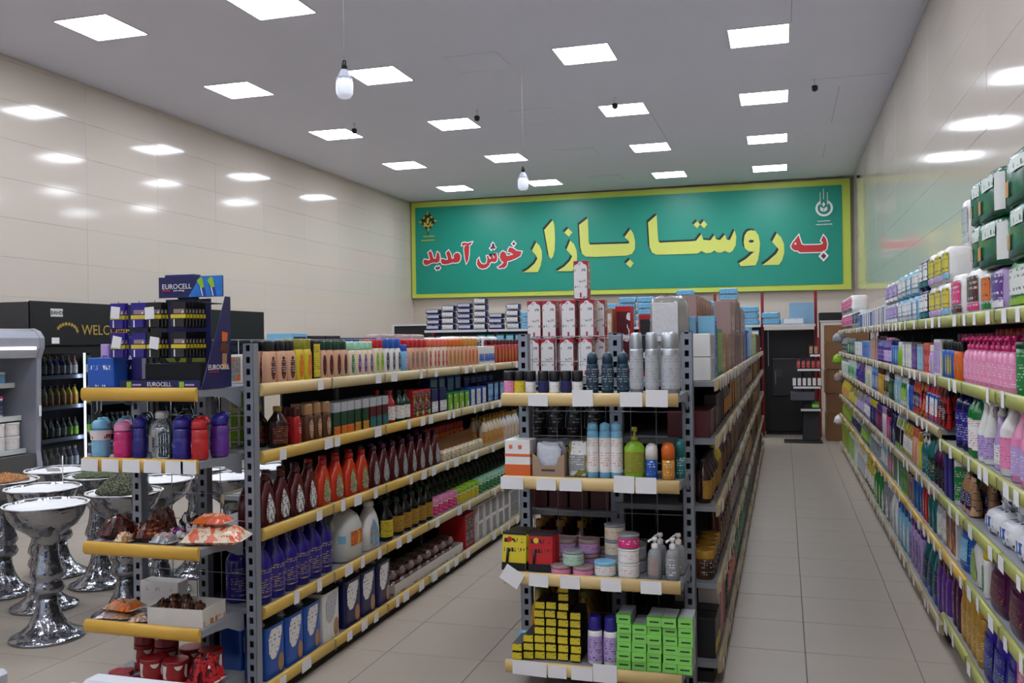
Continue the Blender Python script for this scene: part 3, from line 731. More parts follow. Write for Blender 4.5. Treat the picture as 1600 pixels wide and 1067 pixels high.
def shelf_meshes(L, D, rail, lip=True):
    bd = B().box(.001, L-.001, 0, D, -.024, 0, M_BOARD).mesh('shelf')
    rl = B().extr(RP[::-1], .002, L-.002, RAIL[rail], True).mesh('price_rail') if lip else None
    return bd, rl
def tag_b(wd, h=.05, tilt=.0): return B().box(-wd/2, wd/2, -.0225, -.0212, -.044, -.044+h, M_TAG)
TAGS = [tag_b(wd, h).mesh('price_tag') for wd, h in ((.055,.046),(.07,.05),(.045,.058),(.085,.052))]
CLIP = B().box(-.004, .004, -.0215, -.0205, -.046, .008, mat('#77736a', .5)).mesh('rail_joint')

def side_shelves(root, face, xf, D, y0, y1, levels, bay, ntag, joint=True, seed=1):
    """shelf boards with price rails along one side; levels: (z, rail colour)"""
    r = random.Random(seed)
    n = round((y1-y0)/bay); bay = (y1-y0)/n
    cache = {}
    for z, rail in levels:
        for i in range(n):
            col = rail if isinstance(rail, str) else rail(y0+i*bay)
            zz = z if not callable(z) else z(y0+i*bay)
            if col not in cache: cache[col] = shelf_meshes(bay, D, col)
            bd, rl = cache[col]
            if face > 0: loc = (xf-.02, y0+i*bay, zz); rz = PI/2
            else: loc = (xf+.02, y0+(i+1)*bay, zz); rz = -PI/2
            s = part(root, 'shelf', bd, loc, (0,0,rz))
            part(s, 'price_rail', rl)
            if joint: part(s, 'rail_joint', CLIP, (bay if face > 0 else 0, 0, 0))
            yy = y0+i*bay
            k = ntag if yy < 8 else max(0, ntag-1)
            for j in range(k):
                if r.random() < .78:
                    part(s, 'price_tag', TAGS[r.randrange(4)], ((j+.5+r.uniform(-.3,.3))*bay/k, 0, 0), (0, r.uniform(-.06,.06), 0))

# ---------- left aisle gondola
LZ = (1.375, 1.085, .755, .42, .09)
gl = thing('shelving_gondola', 'long grey gondola with yellow price rails left of the first aisle', 'shelving', (0,0,0))
side_shelves(gl, 1, -2.13, .355, 3.432, 13.4, [(z, lambda y: 'ochre' if y < 5.2 else 'pale') if k else (z, lambda y: 'cream' if y < 4.0 else 'pale') for k, z in enumerate(LZ)], .624, 3, seed=2)
side_shelves(gl, -1, -2.87, .355, 4.2, 13.4, [(1.375, 'beige'), (.755, 'beige'), (.09, 'beige')], 1.15, 1, seed=3)
PO = post_b(1.56).mesh('post')
for y in (3.52, 4.75, 6., 7.25, 8.5, 9.75, 11., 12.25, 13.36):
    part(gl, 'post', PO, (-2.5, y, 0), (0,0,0))
part(gl, 'back_panel', B().box(-2.506, -2.494, 4.2, 13.4, .1, 1.36, M_DARK))
for a, b2 in ((3.45, 4.2),):
    part(gl, 'back_panel', B().box(-2.506, -2.494, 3.56, b2, .1, .74, M_DARK))
part(gl, 'plinth', B().box(-2.87, -2.17, 3.47, 13.4, 0, .045, M_DARK))
def wire_fence(root, name, p0, p1, z0, z1, step, r=.002):
    p0 = Vector(p0); p1 = Vector(p1); L = (p1-p0).length; n = max(1, round(L/step)); m = mat('#9a9da3', .35, .6)
    for i in range(n+1):
        q = p0.lerp(p1, i/n); part(root, name, B().tube([(q.x,q.y,z0),(q.x,q.y,z1)], r, m, 5))
    k = max(1, round((z1-z0)/step))
    for j in range(k+1):
        z = z0+(z1-z0)*j/k; part(root, name, B().tube([(p0.x,p0.y+.002,z),(p1.x,p1.y+.002,z)], r, m, 5))
wire_fence(gl, 'wire', (-2.5,3.6), (-2.5,8.4), 1.36, 1.575, .11)

# ---------- racks across the aisle ends
def end_rack(label, x0, x1, yl, yp, H, levels, rail, tags, px, bracket_right=True, lip_bottom=True, mesh=None):
    t = thing('end_rack', label, 'shelving', ((x0+x1)/2, yp, 0)); cx = (x0+x1)/2
    for x in px: part(t, 'post', post_b(H).mesh('post'), (x-cx, 0, 0))
    D = yp-yl; L = x1-x0
    for k, z in enumerate(levels):
        bd, rl = shelf_meshes(L, D, rail if isinstance(rail, str) else rail[k])
        s = part(t, 'shelf', bd, (x0-cx, yl-yp, z)); part(s, 'price_rail', rl)
        for sx in (0, L):
            prof = [(0.004,.0),(D+.012,.0),(D+.012,-.085),(D-.02,-.08),(D*.62,-.04),(D*.3,-.030),(.004,-.028)]
            part(s, 'bracket', B().extr(prof, sx-.0035, sx+.0035, M_STEEL))
        for (u, wd, h, rt) in tags[k]:
            part(s, 'price_tag', B().box(-wd/2, wd/2, -.0228, -.0212, -.045, -.045+h, M_TAG), (u*L, 0, 0), (0, rt, 0))
    if mesh: wire_fence(t, 'wire', (mesh[0]-cx, .032), (mesh[1]-cx, .032), mesh[2], mesh[3], .112)
    return t
LT = [[], [(.02+.185*k+.06, .082, .05, .02) for k in range(5)] + [(.94,.07,.05,0)], [], [], []]
end_rack('grey slotted end rack of the left gondola with yellow rails', -2.762, -2.215, 3.10, 3.38, 1.56, (1.375, 1.09, .745, .425, .17), 'yellow', LT, (-2.735, -2.168), mesh=(-2.70, -2.21, .46, 1.36))
CT = [[(.22,.085,.05,.02),(.475,.088,.068,-.02),(.745,.092,.06,.0),(.885,.09,.07,.02)],
      [(.06,.10,.052,0),(.26,.085,.05,.0),(.40,.095,.05,0),(.70,.085,.07,.03),(.82,.085,.066,.0)],
      [(.06,.09,.07,.55),(.21,.085,.052,.05),(.39,.085,.052,0),(.62,.085,.052,0),(.84,.085,.052,0)],
      [(.15,.15,.06,.03),(.31,.08,.05,0),(.45,.09,.055,0),(.58,.10,.075,0)]]
end_rack('grey slotted end rack of the middle gondola with cream rails', -1.165, -.412, 3.76, 4.10, 1.585, (1.32, .965, .555, .175), ('cream','cream','cream','cream'), CT, (-1.165, -.412), mesh=(-1.13, -.44, .3, 1.57))

# ---------- middle gondola
CZ = (1.36, 1.10, .80, .455, .10)
gc = thing('shelving_gondola', 'long double-sided gondola in the middle, right of the first aisle', 'shelving', (0,0,0))
side_shelves(gc, 1, -.28, .455, 4.17, 13.4, [(z, 'beige' if k else 'beige') for k, z in enumerate(CZ)], .66, 4, seed=5)
side_shelves(gc, -1, -1.22, .455, 4.17, 13.4, [(z, 'pale') for z in LZ[:4]] + [(.09, 'pale')], 1.15, 3, seed=6)
for y in (4.2, 5.4, 6.6, 7.8, 9., 10.2, 11.4, 12.6, 13.35):
    part(gc, 'post', post_b(1.585, .062).mesh('post') if y < 5 else PO, (-.75, y, 0))
part(gc, 'back_panel', B().box(-.757, -.743, 4.26, 13.38, .1, 1.34, M_DARK))
part(gc, 'plinth', B().box(-1.18, -.32, 4.2, 13.4, 0, .05, M_DARK))

# ---------- wall rack on the right
RZ = (1.635, 1.34, 1.075, .755, .49, .12)
gr = thing('wall_rack', 'long six-level wall rack along the right wall', 'shelving', (0,0,0))
near = lambda a, b2: (lambda y: a if y < 4.85 else b2)
side_shelves(gr, -1, .73, .50, 2.35, 13.5, [(1.635, lambda y: 'greenish' if y < 6.4 else 'beige'), (1.34, near('greenish','beige')), (near(1.03, 1.08), near('greenish','beige')),
             (.755, near('greenish','beige')), (.49, lambda y: 'greenish' if y < 4.2 else 'ochre'), (near(.165, .10), near('greenish','beige'))], .65, 3, seed=8)
for y in (2.4, 3.65, 4.9, 6.15, 7.4, 8.65, 9.9, 11.15, 12.4, 13.45):
    part(gr, 'post', post_b(1.72).mesh('post') if y < 3 else PO, (1.235, y, 0), (0,0,-PI/2))
part(gr, 'back_panel', B().box(1.252, 1.262, 2.35, 13.5, .1, 1.63, M_DARK))
part(gr, 'plinth', B().box(.80, 1.25, 2.35, 13.5, 0, .05, M_DARK))
# ================================================================== goods on the left gondola (aisle side)
w1 = 'left gondola top shelf'; w2 = 'left gondola second shelf'; w3 = 'left gondola third shelf'; w4 = 'left gondola fourth shelf'; w5 = 'left gondola bottom shelf'
xf = -2.13
row(1, xf, LZ[0], [
 (3.53,3.78, shampoo('peach','black','maroon','white', w=.072, h=.192)),
 (3.78,3.93, shampoo('yellow','olive','orange','yellow', w=.068, h=.20)),
 (3.93,4.01, carton('black','yellow','black', w=.07, d=.05, h=.19)),
 (4.01,4.30, shampoo('peach','darkgreen','black','red', w=.066, h=.19)),
 (4.30,4.40, shampoo('cream','mint','green','white', w=.066, h=.185)),
 (4.40,4.62, shampoo('cream','mint','purple','white', w=.064, h=.185)),
 (4.62,4.76, shampoo('cream','red','lime','green', w=.062, h=.195)),
 (4.76,4.99, shampoo('white','blue','navy','white', w=.07, h=.20, capf=.27, capw=.95)),
 (4.99,5.12, shampoo('lightblue','blue','lavender','white', w=.06, h=.165)),
 (5.12,5.42, shampoo('peach','red','rose','navy', w=.066, h=.195, capf=.25, capw=.95)),
 (5.42,5.78, shampoo('cream','coral','red','white', w=.066, h=.195, capf=.25, capw=.95)),
 (5.78,6.08, shampoo('peach','orange','gold','red', w=.068, h=.195, capf=.25, capw=.95)),
 (6.08,6.42, shampoo('peach','amber','orange','darkbrown', w=.07, h=.2, capf=.26, capw=.95)),
 (6.42,6.80, carton('white','blue','white', w=.11, d=.07, h=.14, z0=.2, z1=.6, m=.0)),
 (6.80,7.62, shampoo('red','maroon','gold','red', w=.085, h=.19, capf=.2)),
 (7.62,8.30, shampoo('maroon','red','gold','white', w=.085, h=.19, capf=.2)),
], w1, rows=2)
for i, (y0, y1, p) in enumerate([
 (4.42,4.60, carton('lightblue','navy','white', w=.16, d=.16, h=.235, noun='tall box')),
 (4.62,5.0, carton('black','black','grey', w=.17, d=.15, h=.222, noun='tall box')),
 (5.0,5.5, carton('navy','blue','white', w=.15, d=.15, h=.21, noun='tall box')),
 (5.6,6.4, softpack('rose','grey','magenta','pink', w=.24, d=.16, h=.235, noun='wrapped bundle')),
 (6.4,7.0, softpack('white','magenta','white', w=.2, d=.16, h=.21, noun='wrapped bundle')),
 (7.0,8.2, softpack('white','darkgreen','white', w=.2, d=.16, h=.22, noun='wrapped bundle'))]):
    row(1, -2.53, LZ[0]+.0, [(y0, y1, p)], 'behind wire, left gondola', rows=1, inset=.03)
row(1, xf, LZ[1], [
 (3.60,3.74, bottle('darkbrown','gold','maroon','gold', r=.045, h=.185)),
 (3.74,3.85, shampoo('red','maroon','red','white', w=.055, h=.17)),
 (3.86,4.12, shampoo('brown','tan','tan','white', w=.07, h=.18, capf=.3)),
 (4.12,4.36, carton('darkgreen','orange','black', w=.066, d=.05, h=.165, z0=0, z1=.28, m=0., top='silver')),
 (4.36,4.54, carton('darkgreen','amber','black', w=.066, d=.05, h=.165, z0=0, z1=.3, m=0., top='silver')),
 (4.54,4.80, carton('maroon','teal','black', w=.066, d=.05, h=.165, z0=.05, z1=.38, m=0., top='silver')),
 (4.82,4.94, bottle('red','red','white','red', r=.035, h=.19)),
 (4.96,5.14, bottle('darkgreen','black','white','green', r=.038, h=.185)),
 (5.14,5.44, carton('red','maroon','white','lime', w=.09, d=.06, h=.17)),
 (5.44,5.74, carton('navy','white','navy', w=.11, d=.07, h=.165, z0=.1, z1=.5, m=0.)),
 (5.74,6.20, carton('green','lime','darkgreen','white', w=.09, d=.06, h=.12)),
 (6.20,6.60, carton('blue','white','navy', w=.10, d=.06, h=.13)),
 (6.60,7.35, carton('navy','lightblue','white','blue', w=.12, d=.07, h=.15)),
 (7.35,7.70, shampoo('green','darkgreen','lime','white', w=.07, h=.18)),
 (7.70,8.30, carton('indigo','white','navy', w=.12, d=.07, h=.15)),
], w2, rows=2)
row(1, -2.30, LZ[1], [(5.85,6.5, carton('blue','lightblue','white', w=.13, d=.06, h=.22)), (6.55,7.3, carton('navy','blue','white', w=.14, d=.06, h=.20))], 'left gondola second shelf back', rows=1)
row(1, xf, LZ[2], [
 (3.47,3.98, jug('maroon','maroon','white','black', w=.118, h=.225)),
 (3.98,4.55, jug('vermilion','red','olive','white', w=.118, h=.225)),
 (4.56,5.62, jug('maroon','plum','silver','maroon', w=.118, h=.225)),
 (6.55,7.05, bottle('cream','gold','amber','white', r=.036, h=.215)),
 (7.05,7.50, bottle('white','amber','cream','red', r=.036, h=.215)),
 (7.50,8.1, bottle('green','darkgreen','lime','white', r=.04, h=.22)),
], w3, rows=2)
t = thing('cardboard_tray', 'brown cardboard tray full of orange bottles on third shelf of left gondola', 'box', (-2.335, 6.05, LZ[2]+.001))
M_CARD = mat('#8a5a30', .7, var=.12, vs=14.)
part(t, 'tray_wall', B().box(.085, .09, -.42, .42, 0, .15, M_CARD)); part(t, 'tray_wall', B().box(-.1, -.095, -.42, .42, 0, .15, M_CARD))
part(t, 'tray_wall', B().box(-.095, .085, -.42, -.415, 0, .15, M_CARD)); part(t, 'tray_wall', B().box(-.095, .085, .415, .42, 0, .15, M_CARD)); part(t, 'tray_base', B().box(-.095, .085, -.415, .415, 0, .004, M_CARD))
row(1, -2.262, LZ[2]+.006, [(5.65,6.45, shampoo('orange','red','amber','white', w=.066, d=.045, h=.205))], 'in cardboard tray, left gondola', rows=2)
row(1, xf, LZ[2], [(5.66,6.0, sachetpack('cream','tan','green', w=.07, d=.05, h=.07, noun='small sachet')), (6.0,6.5, sachetpack('cream','lime','green', w=.07, d=.05, h=.07, noun='small sachet'))], w3)
row(1, xf, LZ[3], [
 (3.47,4.14, bottle('indigo','navy','indigo','yellow', r=.052, h=.275, neck=.3, gloss=.12)),
 (4.72,4.92, bottle('black','darkgreen','yellow','black', r=.05, h=.23)),
 (4.92,5.5, bottle('black','darkgreen','gold','black', r=.048, h=.22)),
], w4, rows=2)
row(1, -2.25, LZ[3], [(5.5,7.6, bottle('black','navy','darkgreen','white', r=.045, h=.25))], w4, rows=1)
row(1, xf, LZ[3], [
 (5.5,5.95, jar('white','pink','magenta','white', r=.04, h=.11, noun='tub')),
 (5.95,6.4, jar('white','lime','yellow','green', r=.04, h=.11, noun='tub')),
 (6.4,7.6, jar('white','mint','green','white', r=.04, h=.11, noun='tub'))], w4, inset=.03)
# big white handled jug
def white_jug(x, y, z):
    t = thing('water_jug', 'large frosted white jug with orange label on fourth shelf of left gondola', 'jug', (x, y, z), PI/2)
    m = mat('#cfd4d0', .3, var=.04, spec=.5)
    sec = [(0,.10,.075,3.4),(.012,.115,.085,3.4),(.17,.115,.085,3.2),(.225,.085,.075,2.8),(.255,.05,.05,2.2),(.262,.034,.034,2)]
    part(t, 'body', B().loft(sec, m, 20)); part(t, 'cap', B().lathe([(.036,.262),(.036,.285),(.03,.29)], cm('white'), 14))
    part(t, 'handle', B().tube([(-.05,0,.25),(-.095,0,.248),(-.112,0,.205),(-.11,0,.16)], .011, m, 8))
    part(t, 'label', B().patch([(.08,.115,.085,3.3),(.155,.115,.085,3.3)], -110, -35, printm(COL['orange'], COL['navy'], COL['yellow']), .002)); part(t, 'sticker', B().patch([(.1,.115,.085,3.3),(.14,.115,.085,3.3)], -165, -135, cm('lightblue'), .002))
white_jug(-2.24, 4.35, LZ[3]+.001); 
row(1, xf, LZ[3], [(4.5,4.7, jug('white','white','lightblue','orange', w=.17, d=.10, h=.26))], w4)
row(1, xf, LZ[4], [
 (3.48,3.98, tin('blue','white','navy', w=.155, d=.115, h=.225)),
 (3.99,4.18, tin('white','silver','grey', w=.17, d=.115, h=.235)),
 (4.22,4.80, tin('navy','white','navy', w=.175, d=.12, h=.235)),
], w5, rows=2, inset=.03)
t = thing('paper_tray', 'low white printed tray on bottom shelf of left gondola', 'tray', (-2.25, 5.42, LZ[4]+.001))
mp = printm('#cfc9c2', '#7a6a5c', None, 40., 60.)
part(t, 'tray_wall', B().box(.085, .09, -.58, .58, 0, .065, mp)); part(t, 'tray_wall', B().box(-.12, -.115, -.58, .58, 0, .065, mp)); part(t, 'tray_wall', B().box(-.115, .085, -.58, -.576, 0, .065, mp)); part(t, 'tray_wall', B().box(-.115, .085, .576, .58, 0, .065, mp)); part(t, 'tray_base', B().box(-.115, .085, -.576, .576, 0, .003, mp))
for k in range(2):
    row(1, -2.163, LZ[4]+.005+.066*k, [(4.87,5.97, sachetpack('rose','maroon','white', 'brown', w=.122, d=.15, h=.054, seed=8, noun='cellophane packet'))], 'in low white tray, %s layer' % ('lower','upper')[k])
row(1, xf, LZ[4], [(6.04,6.28, carton('red','maroon','white', w=.2, d=.2, h=.24, noun='large box')),
 (6.32,7.15, carton('white','grey','black','rose', w=.135, d=.12, h=.13, noun='appliance box', m=.5-.36), dict(layers=2)),
 (7.15,7.7, carton('white','grey','black', w=.26, d=.2, h=.24, noun='large appliance box'))], w5)
# narrow white packs beside the end post, seen past the first bottles
row(1, -2.36, LZ[1], [(3.58,3.72, carton('white','lime','green','grey', w=.06, d=.05, h=.082), dict(layers=3))], 'beside left gondola end post')
row(1, -2.36, LZ[0], [(3.58,3.78, carton('white','grey','black','orange', w=.09, d=.05, h=.13))], 'behind peach bottles, left gondola')
# ================================================================== left end rack: battery display
NAVY = mat('#191a52', .35); M_TXT = mat('#f0f0f4', .5); M_WIRE = mat('#1a1a1d', .4, .5)
Z0 = 1.376
def battery_stand():
    t = thing('battery_display', 'navy cardboard battery display with header and hanging packs on left end rack', 'display stand', (-2.40, 3.214, Z0+.0012))
    tr = part(t, 'tray', B().box(-.195, .185, -.10, -.096, 0, .036, NAVY).box(-.195, .185, -.096, .10, 0, .004, NAVY).box(-.195, -.191, -.096, .10, .004, .036, NAVY))
    part(tr, 'lettering', text_b('EUROCELL', .024, M_TXT), (-.005, -.1015, .012)); part(tr, 'underline', B().slab([(-.05,0),(.0,0),(.0,.003),(-.05,.003)], 0, mat('#c02030')), (0, -.1012, .006))
    for x in (-.15, .10):
        part(tr, 'badge', B().slab([(-.011,0),(.011,0),(.011,.022),(-.011,.022)], 0, cm('lime'), .001), (x, -.1012, .008)); part(tr, 'caption', B().slab([(0,0),(.042,0),(.042,.007),(0,.007)], 0, cm('lavender'), .001), (x+.016, -.1012, .014))
    part(t, 'back_panel', B().box(-.12, .10, .098, .104, 0, .37, NAVY)); part(t, 'neck', B().box(-.06, .04, .098, .104, .37, .41, NAVY))
    part(t, 'lime_strip', B().slab([(-.11,.105),(.11,.105),(.11,.122),(-.11,.122)], .04, printm('#9aa832', '#20220c', '#20220c', 90., 80., .5, .4, 24., .5), .004))
    part(t, 'inner_box', B().box(-.15, .12, .0, .09, .005, .10, mat('#0d0d14', .5)))
    sd = part(t, 'side_panel', B().add([(.188,-.10,0),(.188,.104,0),(.188,.104,.375),(.188,.07,.375),(.192,-.10,0),(.192,.104,0),(.192,.104,.375),(.192,.07,.375)],
              [(0,3,2,1),(4,5,6,7),(0,1,5,4),(1,2,6,5),(2,3,7,6),(3,0,4,7)], NAVY))
    R90 = Matrix.Rotation(PI/2, 4, 'Z')
    part(sd, 'lettering', text_b('EUROCELL', .030, M_TXT).xf(R90), (.1935, .015, .075)); part(sd, 'underline', B().slab([(-.07,0),(.0,0),(.0,.003),(-.07,.003)], 0, mat('#c02030')).xf(R90), (.1935, .015, .065))
    toy = part(sd, 'robot_picture', B().slab([(-.02,.19),(.015,.19),(.02,.225),(-.02,.23)], 0, cm('orange'), .001).xf(R90), (.1935, .06, 0))
    part(toy, 'picture_body', B().slab([(-.035,.15),(.02,.14),(.03,.175),(0,.188),(-.03,.18)], 0, cm('brown'), .001).xf(R90)); part(toy, 'picture_legs', B().slab([(-.02,.09),(.01,.09),(.012,.14),(-.02,.14)], 0, cm('tan'), .001).xf(R90))
    part(toy, 'picture_feet', B().slab([(-.03,.08),(.025,.08),(.02,.092),(-.02,.092)], 0, cm('amber'), .001).xf(R90))
    # header
    hd = part(t, 'header', B().box(-.125, .185, .06, .066, .375, .462, NAVY).box(-.10, .045, .068, .11, .40, .472, mat('#241f6a', .35)))
    part(hd, 'blue_print', B().slab([(.02,.377),(.185,.377),(.185,.461),(.08,.461)], .0588, mat('#2273c4', .35, var=.3, vs=30.), .001))
    part(hd, 'lettering', text_b('EUROCELL', .030, M_TXT), (-.036, .0585, .412)); part(hd, 'underline', B().slab([(-.105,.402),(-.07,.402),(-.07,.408),(-.105,.408)], .0585, mat('#c02030')))
    part(hd, 'caption', text_b('your energy', .011, M_TXT), (-.025, .0585, .402))
    for x in (.085, .135):
        c = part(hd, 'battery_picture', B().slab([(x,.379),(x+.022,.379),(x+.008,.445),(x-.018,.438)], .0578, mat('#26409a', .3), .001))
        part(c, 'battery_tip', B().slab([(x-.002,.412),(x+.014,.416),(x+.006,.452),(x-.004,.458),(x-.021,.444)], .0570, cm('lime'), .001)); part(c, 'battery_stripe', B().slab([(x+.004,.379),(x+.008,.379),(x-.004,.43),(x-.009,.43)], .0572, M_TXT, .001))
    # arms and hooks
    part(t, 'arm', B().tube([(-.21,-.03,.345),(-.21,.06,.345),(.18,.06,.345),(.18,-.05,.345),(.16,-.08,.348),(.165,-.05,.356)], .0025, M_WIRE, 6))
    for zz in (.345, .225):
        for x in (-.205, -.105, -.03, .085): part(t, 'hook', B().tube([(x,.09,zz),(x,-.085,zz),(x,-.09,zz+.012)], .0018, M_WIRE, 5))
    return t
battery_stand()
def blister(body, x, y, z, lab, w=.07, h=.105):
    key = ('bl', body, w, h)
    if key not in _PR:
        _PR[key] = Proto('battery_pack', 'battery pack', '', [
            ('card', B().box(-w/2, w/2, 0, .002, 0, h, cm(body, .3))),
            ('blister', B().cbox(-w/2+.004, w/2-.004, -.011, 0, .003, h*.36, mat(COL[body], .08, spec=.8), .003)),
            ('yellow_band', B().slab([(-w/2,h*.37),(w/2,h*.37),(w/2,h*.52),(-w/2,h*.52)], -.001, printm(COL['yellow'], COL['olive'], None, 90., 60.), .0008)),
            ('picture', B().slab([(-w*.3,h*.56),(w*.42,h*.56),(w*.42,h*.72),(-w*.3,h*.72)], -.001, printm(COL['rose'], COL['black'], COL['white'], 80., 60.), .0008)),
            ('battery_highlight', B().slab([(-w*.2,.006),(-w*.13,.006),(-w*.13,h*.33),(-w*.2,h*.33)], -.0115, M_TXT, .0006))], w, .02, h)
    put(_PR[key], x, y, z, 0, detail=True, label=lab, group=lab.split(',')[0])
for z, rown in ((1.376+.245, 'upper'), (1.376+.125, 'lower')):
    for x, c, n in ((-2.605,'indigo',2), (-2.505,'indigo',3), (-2.43,'black',3), (-2.315,'black',7)):
        for k in range(n):
            blister(c, x+.004*k, 3.118+.016*k, z, '%s battery pack with yellow band hanging in %s row%s' % ('blue' if c == 'indigo' else 'black', rown, {-2.605: ' at far left', -2.505: ' second from left', -2.43: ' at centre', -2.315: ' at right'}[x] + ', %s from front' % ORD[k]))
for k, (x, z, r) in enumerate(((-2.60, 1.685, .12), (-2.435, 1.68, -.05), (-2.595, 1.565, .2), (-2.415, 1.56, .15))):
    o = single('price_card', B().cbox(-.022, .022, -.001, .001, -.022, .026, M_TAG, .0008), 'white price card hanging on the battery display, %s' % ('upper left','upper middle','lower left','lower middle')[k], 'price card', (x, 3.098, z), 0, 'price cards on the battery display'); o.rotation_euler = (.0, r, 0)
# boxes left of the display
def facebox(name, x0, x1, y0, y1, z0, z1, body, lab, ink, ink2, label, cat='box'):
    t = single(name, B().cbox(x0, x1, y0, y1, 0, z1-z0, cm(body, .35), .002), label, cat, (0, 0, z0))
    part(t, 'label', B().slab([(x0+.006,.01),(x1-.006,.01),(x1-.006,z1-z0-.01),(x0+.006,z1-z0-.01)], y0-.0012, printm(COL[lab], COL[ink], COL[ink2] if ink2 else None, 70., 60., .58), .001)); return t
facebox('battery_box', -2.755, -2.625, 3.115, 3.20, Z0, Z0+.128, 'blue', 'blue', 'white', None, 'bright blue printed box at left end of battery shelf')
facebox('battery_box', -2.72, -2.61, 3.215, 3.27, Z0, Z0+.215, 'indigo', 'navy', 'white', None, 'tall navy box behind the bright blue box')
facebox('battery_box', -2.775, -2.735, 3.215, 3.26, Z0, Z0+.185, 'lavender', 'lavender', 'purple', 'lime', 'narrow lavender box beside the tall navy box')
facebox('battery_box', -2.76, -2.725, 3.275, 3.32, Z0, Z0+.235, 'red', 'red', 'white', None, 'narrow red box behind the lavender box')

# sport bottles on the second shelf
ZS = 1.091
def sport(x, y, col, lid, lab, r=.036, h=.165, clear=False, z=None, band=None):
    t = thing('sport_bottle', lab, 'bottle', (x, y, z or ZS))
    m = mat(COL[col], .08, var=.02, trans=.35 if clear else 0., spec=.7)
    hb = h*.72
    part(t, 'body', B().lathe([(r*.85,0),(r*.95,.004),(r,.012),(r,hb*.62),(r*.94,hb*.66),(r,hb*.72),(r*.95,hb*.94),(r*.8,hb)], m, 18))
    part(t, 'lid', B().lathe([(r*.95,hb),(r*.97,hb+.004),(r*.95,h*.86),(r*.7,h*.93),(r*.35,h*.95)], cm(lid, .3), 18))
    part(t, 'spout', B().lathe([(r*.34,h*.945),(r*.36,h*.99),(r*.25,h)], cm(lid, .3), 10)); part(t, 'carry_loop', B().tube([(r*.9,0,h*.8),(r*1.25,0,h*.88),(r*.9,0,h*.98),(r*.3,0,h*.99)], .006, cm(lid, .3), 6))
    part(t, 'graduation', B().patch([(hb*.2,r,r,2),(hb*.58,r,r,2)], -130, -60, printm(COL[col], COL['white'], None, 40., 90., .6)))
    if band: part(t, 'paper_collar', B().patch([(hb*.62,r*1.08,r*1.08,2),(hb*.95,r*1.2,r*1.2,2)], -200, 20, printm('#e6dede', '#7a3040', None, 40., 60.)))
sport(-2.735, 3.165, 'lightblue', 'lightblue', 'light blue sport bottle with a paper collar on left end rack', band=True)
sport(-2.685, 3.25, 'lightblue', 'lightblue', 'light blue sport bottle behind the one with a paper collar')
sport(-2.63, 3.17, 'magenta', 'pink', 'magenta sport bottle with pink lid on left end rack', h=.155)
sport(-2.553, 3.18, 'indigo', 'indigo', 'violet sport bottle beside the magenta one', r=.029, h=.175)
sport(-2.34, 3.165, 'indigo', 'indigo', 'violet sport bottle between clear jug and red bottle', r=.037, h=.18)
sport(-2.258, 3.168, 'red', 'red', 'red sport bottle on left end rack', r=.034, h=.175)
sport(-2.24, 3.275, 'purple', 'indigo', 'violet sport bottle nearest the slotted post', r=.037, h=.185)
sport(-2.652, 3.33, 'darkgreen', 'darkgreen', 'dark green sport bottle behind the magenta one', r=.034, h=.175)
sport(-2.445, 3.325, 'black', 'darkgreen', 'dark bottle behind the clear jug', r=.03, h=.19)
def clear_jug(x, y, label, lidc, r, h, big=True):
    t = thing('water_jug', label, 'jug', (x, y, ZS+.0012), -PI/2); m = mat('#c4cad2', .04, var=.02, trans=.9, spec=.7)
    part(t, 'body', B().lathe([(r*.9,0),(r,.008),(r,h*.55),(r*.93,h*.68),(r*.55,h*.82),(r*.42,h*.86)], m, 22)); part(t, 'lid', B().lathe([(r*.5,h*.85),(r*.52,h*.86),(r*.5,h*.97),(r*.4,h)], cm(lidc, .3), 18))
    part(t, 'handle', B().tube([(-r*.5,0,h*.84),(-r*1.05,0,h*.74),(-r*1.2,0,h*.5),(-r*1.0,0,h*.3)], .009, m, 8)); part(t, 'inner_label', B().patch([(h*.15,r,r,2),(h*.5,r,r,2)], -60, -10, cm('grey'), .001))
clear_jug(-2.457, 3.195, 'clear water jug with white lid on left end rack', 'white', .052, .19)
clear_jug(-2.385, 3.27, 'slim clear grey bottle beside the clear jug', 'grey', .026, .175)

